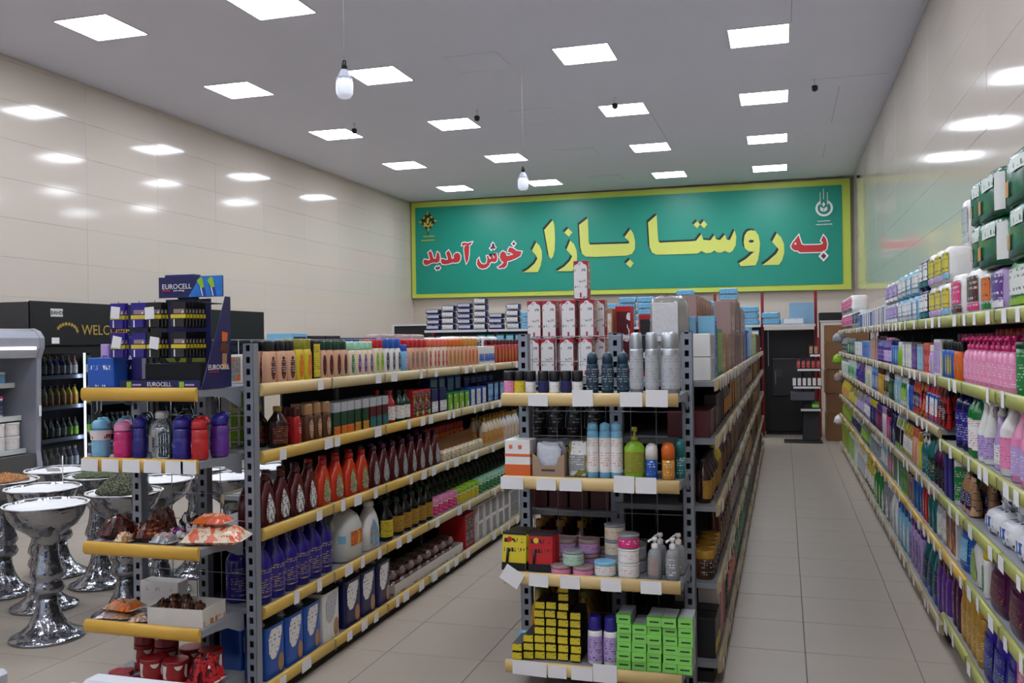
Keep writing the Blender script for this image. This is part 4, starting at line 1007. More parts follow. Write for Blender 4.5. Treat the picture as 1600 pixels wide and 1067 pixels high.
# food packets on third shelf
ZS = .746
def bag(x, y, z, w, d, h, c1, c2, c3, label, rz=0., seed=1, tilt=(0,0), rough=.2):
    w *= .88; d *= .84
    r_ = random.Random(seed); nx, ny = 14, 9; vs = []; fs = []
    for side in (1, 0):
        for jj in range(ny+1):
            for ii in range(nx+1):
                u = 2*ii/nx-1; v = 2*jj/ny-1
                k = max(0, 1-abs(u)**5)*max(0, 1-abs(v)**3.5)
                zz = h*(.22 + (.70*k if side else -.18*min(1, 3*k)))
                if side and k > .02: zz += h*r_.uniform(-.10, .10)
                e = .012 if k < .02 else .006
                vs.append((u*w/2+r_.uniform(-e, e)*.5, v*d/2+r_.uniform(-e, e)*.5, max(.001, zz)))
    n1 = (nx+1)*(ny+1)
    for jj in range(ny):
        for ii in range(nx):
            a = jj*(nx+1)+ii; fs.append((a, a+1, a+nx+2, a+nx+1)); fs.append((n1+a, n1+a+nx+1, n1+a+nx+2, n1+a+1))
    for ii in range(nx): fs.append((ii, n1+ii, n1+ii+1, ii+1)); a = ny*(nx+1)+ii; fs.append((a, a+1, n1+a+1, n1+a))
    for jj in range(ny): a = jj*(nx+1); fs.append((a, a+nx+1, n1+a+nx+1, n1+a)); a += nx; fs.append((a, n1+a, n1+a+nx+1, a+nx+1))
    b = B().add(vs, fs, printm(COL[c1], COL[c2], COL[c3], 90., 140., .54, rough, 45., .54), False)
    o = single('food_packet', b, label, 'packet', (x, y, z), rz)
    o.rotation_euler = (tilt[0], tilt[1], rz)
    for s_ in (-1, 1): part(o, 'sealed_end', B().cbox(s_*w*.5-.006, s_*w*.5+.010, -d*.42, d*.42, h*.2, h*.2+.003, mat('#b9b2ac', .2), .001))
    return o
bag(-2.687, 3.21, ZS, .15, .14, .10, 'maroon', 'brown', 'darkbrown', 'dark red food packet at left end of third shelf', .2, 1)
bag(-2.565, 3.335, ZS, .13, .07, .12, 'brown', 'darkbrown', 'maroon', 'brown food packet standing behind the dark red one', -.1, 2)
bag(-2.53, 3.205, ZS, .125, .14, .085, 'brown', 'orange', 'maroon', 'orange brown food packet at middle of third shelf', .15, 3)
bag(-2.60, 3.137, ZS, .07, .07, .045, 'cream', 'orange', 'tan', 'small cream packet at front of third shelf', .1, 4)
bag(-2.425, 3.158, ZS, .11, .09, .045, 'silver', 'orange', 'grey', 'flat clear packet with orange ends on third shelf', -.1, 5)
bag(-2.235, 3.235, ZS, .27, .21, .07, 'cream', 'orange', 'coral', 'white and orange noodle packet at right end of third shelf', .25, 6)
bag(-2.25, 3.24, ZS+.074, .16, .13, .04, 'orange', 'cream', 'coral', 'orange packet lying on the noodle packet', .1, 7)
bag(-2.43, 3.25, ZS, .08, .07, .05, 'purple', 'orange', 'white', 'small packet with purple print on third shelf', .4, 8)
bag(-2.43, 3.335, ZS, .11, .07, .10, 'black', 'grey', 'white', 'black glossy packet standing at back of third shelf', .0, 9)
# fourth shelf
ZS = .426
bag(-2.67, 3.19, ZS, .17, .15, .025, 'rose', 'tan', 'tan', 'flat pinkish packet at left end of fourth shelf', .15, 11)
bag(-2.655, 3.20, ZS+.026, .16, .13, .04, 'tan', 'brown', 'orange', 'flat orange packet lying on the pinkish one', -.1, 12)
bag(-2.54, 3.165, ZS, .09, .12, .025, 'tan', 'rose', 'rose', 'flat tan packet beside the white carton tray', .3, 13)
t = thing('carton_tray', 'white carton tray of brown snacks on fourth shelf', 'box', (-2.36, 3.21, ZS), .05)
mw = mat('#cfcac2', .6, var=.08, vs=20.); mwp = printm('#cfcac2', '#c07a2a', None, 30., 50., .55)
part(t, 'tray_wall', B().box(-.125, .125, -.085, -.082, 0, .07, mw)); part(t, 'tray_wall', B().box(-.125, .125, .082, .085, 0, .07, mw)); part(t, 'tray_wall', B().box(.122, .125, -.082, .082, 0, .07, mwp)); part(t, 'tray_wall', B().box(-.125, -.122, -.082, .082, 0, .07, mw)); part(t, 'tray_base', B().box(-.122, .122, -.082, .082, 0, .003, mw))
for k in range(6):
    bag(-2.445+.056*(k % 4), 3.172+.07*(k // 4), ZS+.006, .05, .08, .09, 'brown', 'tan', 'darkbrown', 'brown snack packet in the white carton tray, %s' % ('front left','front second','front third','front right','back left','back right')[k], 0, 20+k)['group'] = 'snack packets in the white carton tray'
facebox('white_carton', -2.66, -2.47, 3.30, 3.37, ZS, ZS+.12, 'white', 'white', 'silver', None, 'plain white carton at back of fourth shelf')
# bottom level
ZS = .171
def food_can(x, y, z, lab):
    p = _PR.get('can')
    if p is None:
        r, h = .05, .105
        p = _PR['can'] = Proto('food_can', 'can', '', [('body', B().lathe([(r*.97,0),(r,.003),(r,.006),(r*.985,.008),(r*.985,h-.008),(r,h-.006),(r,h)], mat('#8e1a1e', .3), 20)),
            ('lid', B().lathe([(r*.95,h-.001),(r*.95,h+.0005)], mat('#a2202a', .3, .3), 20)), ('label', B().patch([(h*.35,r,r,2),(h*.85,r,r,2)], -190, 10, printm('#d8d4d2', '#8e1a1e', '#8e1a1e', 30., 40., .6, .3, 22., .5), n=12))], .1, .1, .12)
    put(p, x, y, z, rnd.uniform(-.4,.4), detail=True, label=lab, group='red food cans at the foot of left end rack')
food_can(-2.64, 3.31, ZS, 'red food can at back left of bottom level'); food_can(-2.53, 3.30, ZS, 'red food can at back of bottom level beside another')
food_can(-2.495, 3.17, ZS, 'red food can at front left of bottom level'); food_can(-2.387, 3.17, ZS, 'red food can at front right beside red bag')
food_can(-2.64, 3.31, ZS+.108, 'red food can stacked on back left can'); food_can(-2.53, 3.30, ZS+.108, 'red food can stacked on back can')
for k, (x, y) in enumerate(((-2.695,3.22),(-2.66,3.16-.005),(-2.555,3.165))):
    single('can_lid', B().lathe([(.046,0),(.05,.003),(.05,.012),(.045,.014),(.043,.011)], mat('#9c2028', .25), 18), 'flat red tin %s on bottom level of left end rack' % ('at far left','second from left','nearest the cans')[k], 'tin', (x, y, ZS), 0, 'flat red tins')
bag(-2.258, 3.185, ZS, .13, .13, .14, 'red', 'maroon', 'maroon', 'big glossy red bag at foot of slotted post', .1, 31)
food_can(-2.32, 3.31, ZS, 'red food can at back right of bottom level'); food_can(-2.42, 3.32, ZS, 'red food can at back middle of bottom level')

# ================================================================== middle end rack
E1 = 'middle end rack top shelf'; E2 = 'middle end rack second shelf'; E3 = 'middle end rack third shelf'; E4 = 'middle end rack bottom shelf'
ZS = 1.321
for k, (x, c) in enumerate(((-1.148,'pink'),(-1.102,'yellow'),(-1.052,'white'),(-.995,'navy'),(-.945,'white'),(-.895,'navy'),(-.845,'white'))):
    p = jar(c if c in ('pink','yellow') else 'navy', 'black', c, 'black', r=.0235, h=.1, lidf=.42, noun='deodorant jar')
    put(p, x, 3.815, ZS, 0, label='small %s-labelled jar with tall black lid, %s from left on top shelf' % (c, ('first','second','third','fourth','fifth','sixth','seventh')[k]), group='black-lidded jars on middle end rack')
for k, x in enumerate((-.783, -.717, -.652)): put(aerosol('petrol','petrol','petrol','silver', r=.0255, h=.178, capf=.28), x, 3.83, ZS, 0, E1, pos=ORD[k]+' from left')
for k, (x, y, r) in enumerate(((-.592,3.82,.027),(-.528,3.82,.028),(-.455,3.84,.04))):
    put(aerosol('silver','silver','silver','grey', r=r, h=.258, capf=.26, dome=False), x, y, ZS, 0, label='tall silver spray can %s, middle end rack' % ('beside the teal cans','in the middle of three','widest, by the slotted post')[k], group='tall silver spray cans')
# white and red gift boxes behind the wire
def gift(x, y, z, lab):
    p = _PR.get('gift')
    if p is None:
        w, d, h = .068, .07, .182; mr = mat('#a81f33', .4); mw2 = printm('#e9e7e6', '#8d8f96', None, 60., 90., .62)
        b = B().cbox(-w/2, w/2, -d/2, d/2, 0, h, mr, .001)
        fr = [(-.0315,.008),(-.026,.003),(.026,.003),(.0315,.008),(.032,h-.03),(.028,h-.02),(.014,h-.014),(.008,h-.006),(0,h-.003),(-.008,h-.006),(-.014,h-.014),(-.028,h-.02),(-.032,h-.03)]
        p = _PR['gift'] = Proto('gift_box', 'box', '', [('body', b), ('front_panel', B().slab(fr, -d/2-.0012, mw2, .001)), ('side_panel', B().slab([(-.03,.05),(.03,.05),(.03,h-.004),(-.03,h-.004)], 0, printm('#b08a6c', '#e8e4de', None, 60., 90.), .001).xf(Matrix.Translation((w/2+.0012,0,0)) @ Matrix.Rotation(PI/2, 4, 'Z'))), ('stamp', B().slab([(-.004,.008),(.004,.008),(.004,.03),(-.004,.03)], -d/2-.0022, mr, .0008))], w, d, h)
    put(p, x, y, z, 0, label=lab, group='white and red gift boxes')
gz = 1.376; gy = 4.30
for k, x in enumerate((-1.165,-1.09,-.995,-.905)): gift(x, gy, gz, 'white and red gift box in lower row, %s from left' % ('first','second','third','fourth')[k]); gift(x+.01, gy, gz+.185, 'white and red gift box in upper row, %s from left' % ('first','second','third','fourth')[k])
gift(-.925, gy+.01, gz+.371, 'white and red gift box alone on top of the stack')
for k, x in enumerate((-1.12,-1.03,-.94,-.86)):
    gift(x, gy+.09, gz, 'white and red gift box behind the lower row, %s from left' % ORD[k]); gift(x, gy+.09, gz+.186, 'white and red gift box behind the upper row, %s from left' % ORD[k])
# second shelf
ZS = .966
p = carton('white','white','orange', None, w=.115, d=.10, h=.155, noun='box')
t = single('carton', B().cbox(-.057, .057, -.05, .05, 0, .155, cm('white', .4), .0015), 'white and orange box at left end of second shelf, middle rack', 'box', (-1.11, 3.85, ZS), -.04)
part(t, 'orange_print', B().box(-.0578, .0578, -.0508, .0508, .0, .05, mat('#d9662f', .4))); part(t, 'orange_stripe', B().box(-.0578, .0578, -.0508, .0508, .084, .096, mat('#dd7040', .4)))
for x in (-.03, .012): part(t, 'stamp', B().slab([(x-.008,.118),(x+.008,.118),(x+.008,.134),(x-.008,.134)], -.0512, mat('#dd7040', .4), .001))
t = thing('carton_tray', 'brown display carton full of clear sachets, middle end rack', 'box', (-.975, 3.85, ZS))
mk = mat('#a58a72', .7, var=.08)
part(t, 'tray_wall', B().slab([(-.07,0),(.07,0),(.07,.10),(.045,.085),(.035,.05),(-.035,.05),(-.045,.085),(-.07,.10)], -.05, mk, .003)); part(t, 'tray_wall', B().box(-.07, -.067, -.047, .05, 0, .1, mk)); part(t, 'tray_wall', B().box(.067, .07, -.047, .05, 0, .1, mk)); part(t, 'tray_wall', B().box(-.067, .067, .047, .05, 0, .12, mk)); part(t, 'caption', B().slab([(-.03,.025),(.03,.025),(.03,.034),(-.03,.034)], -.0508, mat('#4a3a34'), .0006))
for k in range(3):
    o = single('sachet', B().loft([(0,.055,.006,2.4),(.05,.054,.008,2.4),(.11,.055,.006,2.4),(.135,.045,.003,2.4)], mat('#c3c8d2', .15, var=.1, vs=30., bump=.4, bs=50.), 14).jit(.0045, 40+k), 'clear plastic sachet in the brown display carton, %s' % ('front','middle','back')[k], 'sachet', (-.975+rnd.uniform(-.008,.008), 3.822+.027*k, ZS+.006), 0, 'clear sachets in the brown carton')
put(pouch('white','grey','white','olive', w=.085, d=.04, h=.15), -.853, 3.845, ZS, -.1, label='white sachet pouch with leaf print, middle end rack')
for k, x in enumerate((-.786,-.733,-.684)): put(aerosol('lightblue','lightblue','white','coral', r=.0245, h=.235, capf=.15), x, 3.835, ZS, 0, E2, pos=ORD[k]+' from left')
t = pump('lime','olive','olive','lime', w=.088, d=.06, h=.215); put(t, -.61, 3.85, ZS, .3, label='yellow-green pump bottle on second shelf of middle end rack')
def rollon(x, col, cap, lab, r=.026, h=.15, y=3.84):
    t = thing('roll_on', lab, 'bottle', (x, y, ZS)); part(t, 'body', B().lathe([(r*.85,0),(r*.95,.006),(r*.95,h*.55)], mat(COL[col], .08, spec=.7), 18)); part(t, 'cap', B().lathe([(r,h*.55),(r,h*.82),(r*.85,h*.93),(r*.5,h*.985),(r*.15,h)], cm(cap, .25), 18)); part(t, 'label', B().patch([(h*.1,r*.95,r*.95,2),(h*.48,r*.95,r*.95,2)], -130, -50, printm(COL[col], COL['white'])))
rollon(-.537, 'blue', 'white', 'blue roll-on bottle with white dome cap'); rollon(-.468, 'amber', 'orange', 'amber bottle with orange dome cap', .028, .155); rollon(-.425, 'teal', 'teal', 'teal bottle nearest the post on second shelf', .022, .165, 3.90)
# third shelf
ZS = .556
def blis(x, y, z, c, ink, lab, w=.105, h=.16, rz=0., grp=None, lean=-.12):
    o = single('blister_card', B().cbox(-w/2, w/2, -.002, .002, 0, h, cm(c, .3), .001), lab, 'blister pack', (x, y, z), rz, grp)
    o.rotation_euler = (lean, 0, rz)
    part(o, 'print', B().slab([(-w*.42,h*.26),(w*.42,h*.26),(w*.42,h*.86),(-w*.42,h*.86)], -.0032, printm(COL[c], COL[ink], None, 70., 60., .6), .001)); part(o, 'black_band', B().slab([(-w/2,0),(w/2,0),(w/2,h*.2),(-w/2,h*.2)], -.0032, cm('black'), .001))
    part(o, 'black_top', B().slab([(-w/2,h*.92),(w/2,h*.92),(w/2,h),(-w/2,h)], -.0032, cm('black'), .001)); part(o, 'tube', B().tube([(-w*.28,-.006,h*.2),(-w*.24,-.006,h*.58)], .006, cm(ink), 8)); part(o, 'badge', B().slab(ell(-w*.2,h*.8,.012,.012), -.0034, cm('red' if c == 'yellow' else 'yellow'), .001))
for k in range(5): blis(-1.135+.006*k, 3.80+.028*k, ZS, 'yellow', 'black', 'yellow blister card at left of third shelf, %s from front' % ORD[k], .11, .165, -.05, 'yellow blister cards')
for k in range(4): blis(-1.015+.004*k, 3.80+.022*k, ZS, 'red', 'black', 'red blister card beside the yellow ones, %s from front' % ORD[k], .105, .165, .06, 'red blister cards')
tub = jar('pink','rose','lavender','magenta', r=.047, h=.062, lidf=.28, noun='tub'); flat = jar('white','white','pink','magenta', r=.042, h=.042, lidf=.3, noun='flat tub')
for k, (x, y, z) in enumerate(((-.93,3.93,0),(-.93,3.93,.063),(-.83,3.94,0),(-.83,3.94,.063),(-.885,4.035,0),(-.782,4.035,0))): put(tub, x, y, ZS+z, rnd.uniform(-.3,.3), E3, pos=('left stack, lower','left stack, upper','right stack, lower','right stack, upper','back left','back right')[k])
fp = jar('pink','rose','pink','magenta', r=.044, h=.036, lidf=.35, noun='flat jar')
put(fp, -.925, 3.81, ZS, 0, label='flat pink jar at front left of the pink tubs'); put(fp, -.83, 3.81, ZS, 0, label='flat pink jar at front under the white tub'); put(jar('white','grey','mint','magenta', r=.046, h=.06, lidf=.2, noun='tub'), -.875, 3.825, ZS+.037, 0, label='white tub resting on two flat pink jars')
tall = jar('white','grey','cream','gold', r=.045, h=.066, lidf=.18, noun='tub')
for k in range(3): put(tall, -.712, 3.92, ZS+.067*k, .4*k, label='white and gold tub, %s of the tall stack' % ('bottom','middle','top')[k], group='white and gold tubs in a stack')
put(jar('white','lightblue','white','orange', r=.046, h=.06, lidf=.25, noun='tub'), -.737, 3.822, ZS, 0, label='low white and blue tub at foot of the tall stack')
for k in range(2): put(jar('white','white','white','pink', r=.045, h=.06, lidf=.1, noun='tub'), -.635, 3.815, ZS+.061*k, .2, label='white tub with lilac band, %s of its stack' % ('bottom','second')[k])
put(jar('rose','grey','magenta','white', r=.045, h=.06, lidf=.2, noun='tub'), -.635, 3.815, ZS+.122, 0, label='white and red tub on top of the lilac stack')
put(jar('white','grey','silver','grey', r=.045, h=.06, lidf=.2, noun='tub'), -.62, 3.92, ZS, 0, label='pale tub behind the lilac stack'); put(jar('white','grey','silver','grey', r=.045, h=.06, lidf=.2, noun='tub'), -.62, 3.92, ZS+.061, 0, label='upper pale tub behind the lilac stack')
for k, (x, y) in enumerate(((-.525,3.81),(-.452,3.815),(-.515,3.90),(-.44,3.91))): put(pump('grey','white','grey','white' if k % 2 else 'orange', w=.058, d=.058, h=.172, p=2), x, y, ZS, -.7, label='grey pump bottle with white head, %s' % ('front left','front right by the post','behind the left one','behind the right one')[k], group='grey pump bottles on middle end rack')
# bottom shelf: yellow boxes, spray cans, green boxes
ZS = .176
ybox = carton('black','yellow','black', None, w=.043, d=.15, h=.034, noun='slim box', z0=.16, z1=1., m=.0)
n = 0
for c, (x, y, k) in enumerate(((-1.118,3.85,2),(-1.072,3.87,3),(-1.024,3.88,7),(-.976,3.885,7),(-.922,3.885,7),(-.868,3.885,6))):
    for j in range(k): put(ybox, x+rnd.uniform(-.002,.002), y+rnd.uniform(-.004,.004), ZS+j*.0358, rnd.uniform(-.02,.02), E4, pos='column %s, %s from bottom' % (('one','two','three','four','five','six')[c], ORD[j]))
for j in range(2): put(ybox, -.922, 3.90, ZS+.0358*(7+j), 0, E4, pos='column five, %s from bottom' % ORD[7+j])
for k, x in enumerate((-.785,-.717)): put(aerosol('white','indigo','lavender','navy', r=.031, h=.205, capf=.3, dome=False), x, 3.825, ZS, 0, label='white spray can with dark blue cap, %s of two on bottom shelf' % ('left','right')[k])
gbox = carton('green','lime','darkgreen', None, w=.058, d=.15, h=.036, noun='slim box', z0=.0, z1=1., m=.0)
gb2 = B().cbox(-.029, .029, -.075, .075, 0, .036, cm('silver', .4), .001)
GR = Proto('soap_box', 'box', 'bright green and grey soap box', [('body', gb2), ('green_end', B().box(-.0295, .0295, -.0765, -.045, -.0003, .0363, mat('#86d462', .35))), ('lettering', B().slab([(-.018,.015),(.02,.015),(.02,.021),(-.018,.021)], -.0772, cm('darkgreen'), .0006))], .058, .15, .036)
for c, (x, k) in enumerate(((-.655,6),(-.592,5),(-.529,6),(-.466,6),(-.403,6))):
    for j in range(k): put(GR, x+rnd.uniform(-.003,.003), 3.86+rnd.uniform(-.008,.008), ZS+j*.0378, rnd.uniform(-.02,.02), E4, pos='column %s, %s from bottom' % (('one','two','three','four','five')[c], ORD[j]))
put(pouch('lightblue','white','grey', w=.06, d=.035, h=.08), -1.13, 3.93, ZS, .3, label='light blue pouch behind the yellow boxes')
for k, x in enumerate((-1.08,-.98,-.88)): put(bottle('gold','olive','amber','brown', r=.04, h=.25), x, 4.02, ZS, 0, label='golden bottle behind the stacked yellow boxes, %s' % ('left','middle','right')[k])
# ================================================================== middle gondola, right side
c1 = 'middle gondola top shelf'; c2 = 'middle gondola second shelf'; c3 = 'middle gondola third shelf'; c4 = 'middle gondola fourth shelf'; c5 = 'middle gondola bottom shelf'
MB = dict(bulk='middle gondola', bulk_from=8.2, deep=4.62); RB = dict(bulk='right wall rack', bulk_from=9.7, deep=5.6); RS = dict(bulk='right wall rack', bulk_from=9.7)
xf = -.28
row(1, xf, CZ[0], [
 (4.22,4.50, carton('white','silver','grey', w=.13, d=.10, h=.105), dict(layers=2, rows=1)),
 (4.52,4.66, carton('lightblue','blue','white', w=.12, d=.08, h=.30)),
 (4.68,5.02, carton('green','lime','darkgreen', w=.16, d=.09, h=.24)),
 (5.04,5.8, carton('tan','rose','brown','cream', w=.17, d=.10, h=.22)),
 (5.8,6.5, carton('rose','tan','maroon','white', w=.17, d=.10, h=.21), dict(layers=2)),
 (6.5,7.3, carton('rose','brown','maroon','tan', w=.18, d=.10, h=.23), dict(layers=2)),
 (7.3,8.2, carton('rose','grey','maroon','white', w=.18, d=.10, h=.21), dict(layers=2)),
 (8.2,9.0, carton('blue','lightblue','white', w=.2, d=.10, h=.26)),
 (9.0,10.0, carton('lightblue','white','blue', w=.2, d=.10, h=.3)),
 (10.0,11.2, carton('lime','white','green', w=.2, d=.10, h=.22)),
 (11.2,12.3, carton('tan','maroon','gold', w=.2, d=.10, h=.24)),
 (12.3,13.3, carton('brown','maroon','cream', w=.2, d=.10, h=.22)),
], c1, far=7.5, inset=.035, **MB)
row(1, xf, CZ[1], [
 (4.22,4.62, carton('maroon','maroon','black', w=.12, d=.09, h=.12)),
 (4.64,5.2, carton('darkbrown','black','tan', w=.07, d=.06, h=.17)),
 (5.2,5.9, bottle('brown','black','amber','black', r=.03, h=.2)),
 (5.9,6.5, carton('brown','amber','darkbrown', w=.08, d=.06, h=.19)),
 (6.5,7.3, carton('tan','brown','white','gold', w=.09, d=.07, h=.19)),
 (7.3,8.4, carton('rose','brown','white','maroon', w=.12, d=.07, h=.18)),
 (8.4,9.6, bottle('darkbrown','gold','tan','black', r=.036, h=.2)),
 (9.6,11., carton('brown','gold','maroon', w=.12, d=.07, h=.18)),
 (11.,12.2, carton('grey','brown','white','tan', w=.12, d=.07, h=.19)),
 (12.2,13.3, carton('tan','maroon','cream', w=.12, d=.07, h=.18)),
], c2, far=7.5, inset=.04, **MB)
row(1, xf, CZ[2], [
 (4.22,4.75, bottle('darkbrown','black','gold','brown', r=.036, h=.2)),
 (4.75,5.0, bottle('yellow','black','gold','brown', r=.036, h=.23)),
 (5.0,5.8, bottle('maroon','gold','brown','gold', r=.038, h=.23)),
 (5.8,6.8, carton('maroon','brown','gold','darkbrown', w=.09, d=.07, h=.22)),
 (6.8,7.8, bottle('maroon','black','brown','tan', r=.038, h=.22)),
 (7.8,9., carton('brown','maroon','cream', w=.11, d=.07, h=.21)),
 (9.,10.4, carton('maroon','brown','rose', w=.12, d=.07, h=.2)),
 (10.4,11.8, bottle('maroon','black','tan','black', r=.045, h=.22)),
 (11.8,13.3, carton('rose','brown','white', w=.12, d=.07, h=.21)),
], c3, far=7.5, inset=.04, **MB)
row(1, xf, CZ[3], [
 (4.22,4.7, jar('brown','gold','darkbrown','cream', r=.045, h=.13)),
 (4.7,5.6, pouch('maroon','brown','gold','darkbrown', w=.13, d=.07, h=.26, seed=12)),
 (5.6,6.7, pouch('maroon','rose','white','brown', w=.14, d=.07, h=.27, seed=13)),
 (6.7,7.8, pouch('brown','maroon','cream', w=.14, d=.07, h=.26, seed=14)),
 (7.8,9.3, pouch('maroon','tan','white','brown', w=.15, d=.07, h=.26, seed=15)),
 (9.3,11., carton('maroon','brown','cream', w=.14, d=.08, h=.24)),
 (11.,13.3, carton('brown','tan','maroon', w=.15, d=.08, h=.24)),
], c4, far=7.5, inset=.03, **MB)
row(1, xf, CZ[4], [
 (4.22,4.48, carton('black','yellow','black', w=.12, d=.10, h=.18, z1=.4)),
 (4.48,4.9, carton('white','red','grey', w=.13, d=.10, h=.25)),
 (4.9,5.2, shampoo('black','white','black','white', w=.08, d=.06, h=.24)),
 (5.2,5.9, pouch('brown','coral','white','maroon', w=.14, d=.08, h=.24, seed=16)),
 (5.9,7.4, pouch('darkgreen','green','white','black', w=.15, d=.09, h=.27, seed=17)),
 (7.4,9., pouch('black','darkgreen','grey','green', w=.16, d=.09, h=.27, seed=18)),
 (9.,11., pouch('black','maroon','grey','brown', w=.16, d=.09, h=.27, seed=19)),
 (11.,13.3, pouch('darkgreen','black','grey', w=.17, d=.09, h=.26, seed=20)),
], c5, far=7.5, inset=.0, **MB)
# things piled higher on the top, seen past the silver cans
b = B().loft([(0,.085,.085,5),(.01,.09,.09,5),(.12,.09,.09,5),(.24,.09,.09,5),(.34,.088,.085,4),(.38,.08,.075,4),(.392,.05,.05,3)], mat('#8d8984', .12, var=.3, vs=12., bump=.6, bs=22.), 20).jit(.006, 5)
t = single('wrapped_box', b, 'tall box wrapped in crinkled clear plastic on top of middle gondola', 'box', (-.52, 4.40, CZ[0])); part(t, 'white_sheet', B().cbox(-.07, .05, -.104, -.098, .18, .36, mat('#d9d9da', .3, bump=.5, bs=30.), .002))
row(1, -.50, CZ[0], [(4.62,5.1, carton('grey','black','white', w=.12, d=.10, h=.30)), (5.3,5.6, carton('red','maroon','gold', w=.13, d=.12, h=.33)), (5.6,6.0, carton('tan','brown','white', w=.13, d=.12, h=.33)), (6.,7.2, carton('rose','tan','white','coral', w=.17, d=.12, h=.235), dict(layers=2)), (7.2,8.4, carton('lightblue','rose','white', w=.18, d=.12, h=.23), dict(layers=2))], 'middle gondola top shelf back', far=0)
for k, (x, c, c2_, h) in enumerate(((-1.13,'rose','tan',.30),(-1.0,'cream','tan',.33),(-.895,'tan','cream',.34),(-.80,'red','maroon',.35),(-.68,'red','black',.32))):
    put(carton(c, c2_, 'brown', 'white', w=.085, d=.085, h=h, noun='tall box'), x, 4.72+.02*k, CZ[0] if x > -.75 else LZ[0], 0, label='tall %s box on top of middle gondola behind the gift boxes, %s from left' % (W_(c), ('first','second','third','fourth','fifth')[k]))
# left side of the middle gondola, seen through the wire of its end rack and past its edge
hs = 'middle gondola left, shelf %s'
row(-1, -1.22, LZ[0], [(4.95,5.8, shampoo('red','maroon','gold','white', w=.08, h=.17))], hs % 'one', far=5)
row(-1, -1.22, LZ[1], [(4.22,4.75, pouch('black','grey','silver','darkbrown', w=.12, d=.08, h=.24, seed=81), dict(rows=4)), (4.75,6.5, shampoo('green','darkgreen','lime','white', w=.1, h=.2))], hs % 'two', far=5)
row(-1, -1.22, LZ[2], [(4.22,4.75, carton('maroon','red','black','darkbrown', w=.12, d=.09, h=.29), dict(rows=4)), (4.75,6.5, pouch('cream','amber','white', w=.1, d=.07, h=.2, seed=82))], hs % 'three', far=5)
row(-1, -1.22, LZ[3], [(4.22,4.75, bottle('maroon','gold','darkbrown','gold', r=.045, h=.27), dict(rows=3)), (4.75,6.5, bottle('darkgreen','black','green','white', r=.045, h=.25))], hs % 'four', far=5)
row(-1, -1.22, LZ[4], [(4.22,4.75, bottle('gold','olive','amber','brown', r=.05, h=.28), dict(rows=3)), (4.75,6.5, carton('grey','white','navy', w=.2, d=.15, h=.26))], hs % 'five', far=5)

# ================================================================== right wall rack
r1 = 'right rack top'; r2 = 'right rack second shelf'; r3 = 'right rack third shelf'; r4 = 'right rack fourth shelf'; r5 = 'right rack fifth shelf'; r6 = 'right rack bottom shelf'
xf = .73
# --- top
tp = softpack('darkgreen','white','darkgreen','orange', w=.30, d=.22, h=.2, seed=21, noun='tissue pack')
def tissue(y, z, lab, w=.30, h=.2, x=.88):
    key = ('tis', w, h)
    if key not in _PR:
        hx, hy = w/2, .11
        sec = [(0,hx*.9,hy*.88,4),(.012,hx*.97,hy*.97,4),(h*.3,hx,hy,3.6),(h*.7,hx,hy,3.6),(h-.012,hx*.96,hy*.95,4),(h,hx*.88,hy*.86,4)]
        _PR[key] = Proto('tissue_pack', 'tissue pack', '', [('body', B().loft(sec, mat('#1c5a40', .22, var=.12, vs=14., bump=.2, bs=12.), 20).jit(.003, 4)),
            ('white_stripe', B().patch([(.02,hx*.99,hy*.99,3.7),(h*.5,hx,hy,3.6),(h-.02,hx*.99,hy*.99,3.7)], -60, -30, mat('#d8dcd8', .25), .004)),
            ('orange_print', B().patch([(h*.2,hx,hy,3.6),(h*.5,hx,hy,3.6)], -118, -96, mat('#d78a2a', .3), .004)), ('white_panel', B().patch([(h*.62,hx,hy,3.6),(h*.86,hx,hy,3.7)], -92, -64, printm('#d8e2da', '#1c5a40', None, 40., 60.), .004)),
            ('end_stripe', B().patch([(.02,hx*.99,hy*.99,3.7),(h*.5,hx,hy,3.6),(h-.02,hx*.99,hy*.99,3.7)], 150, 185, mat('#d8dcd8', .25), .004))], w, .22, h)
    put(_PR[key], x, y, z, -PI/2+rnd.uniform(-.04,.04), label=lab, group='green tissue packs')
ZT = 1.636
for k in range(2): tissue(2.70, ZT+.17+.182*k, 'green tissue pack outside the right picture edge, %s' % ('lower','upper')[k], .44, .178, .86); tissue(3.08, ZT+.17+.182*k, 'green tissue pack just past the right picture edge, %s' % ('lower','upper')[k], .3, .178, .86)
put(softpack('white','purple','lavender','lime', w=.9, d=.2, h=.165, seed=19, noun='tissue pack'), .87, 2.84, ZT, -PI/2, label='long white tissue pack past the right picture edge')
for k in range(2): tissue(3.44, ZT+.17+.182*k, 'green tissue pack nearest the viewer, %s' % ('lower','upper')[k], .38, .178, .86)
put(softpack('green','white','darkgreen','lime', w=.34, d=.2, h=.165, seed=20, noun='tissue pack'), .87, 3.50, ZT, -PI/2, label='bright green tissue pack at the near end of right rack')
for k in range(2): tissue(3.90, ZT+.17+.182*k, 'green tissue pack in the big stack, %s' % ('lower','upper')[k], .44, .178, .86)
put(softpack('lavender','purple','white','white', w=.20, d=.2, h=.165, seed=22, noun='tissue pack'), .87, 3.84, ZT, -PI/2, label='lilac tissue pack under green packs on right rack'); put(softpack('white','orange','darkgreen','green', w=.17, d=.2, h=.165, seed=23, noun='tissue pack'), .87, 4.04, ZT, -PI/2, label='white and green tissue pack beside the lilac pack')
for k in range(2): tissue(4.33, ZT+.195+.188*k, 'smaller green tissue pack farther back, %s' % ('lower','upper')[k], .28, .183, .90)
put(softpack('white','maroon','white','magenta', w=.26, d=.2, h=.19, seed=24, noun='towel pack'), .87, 4.31, ZT, -PI/2, label='white and crimson towel pack under smaller green packs')
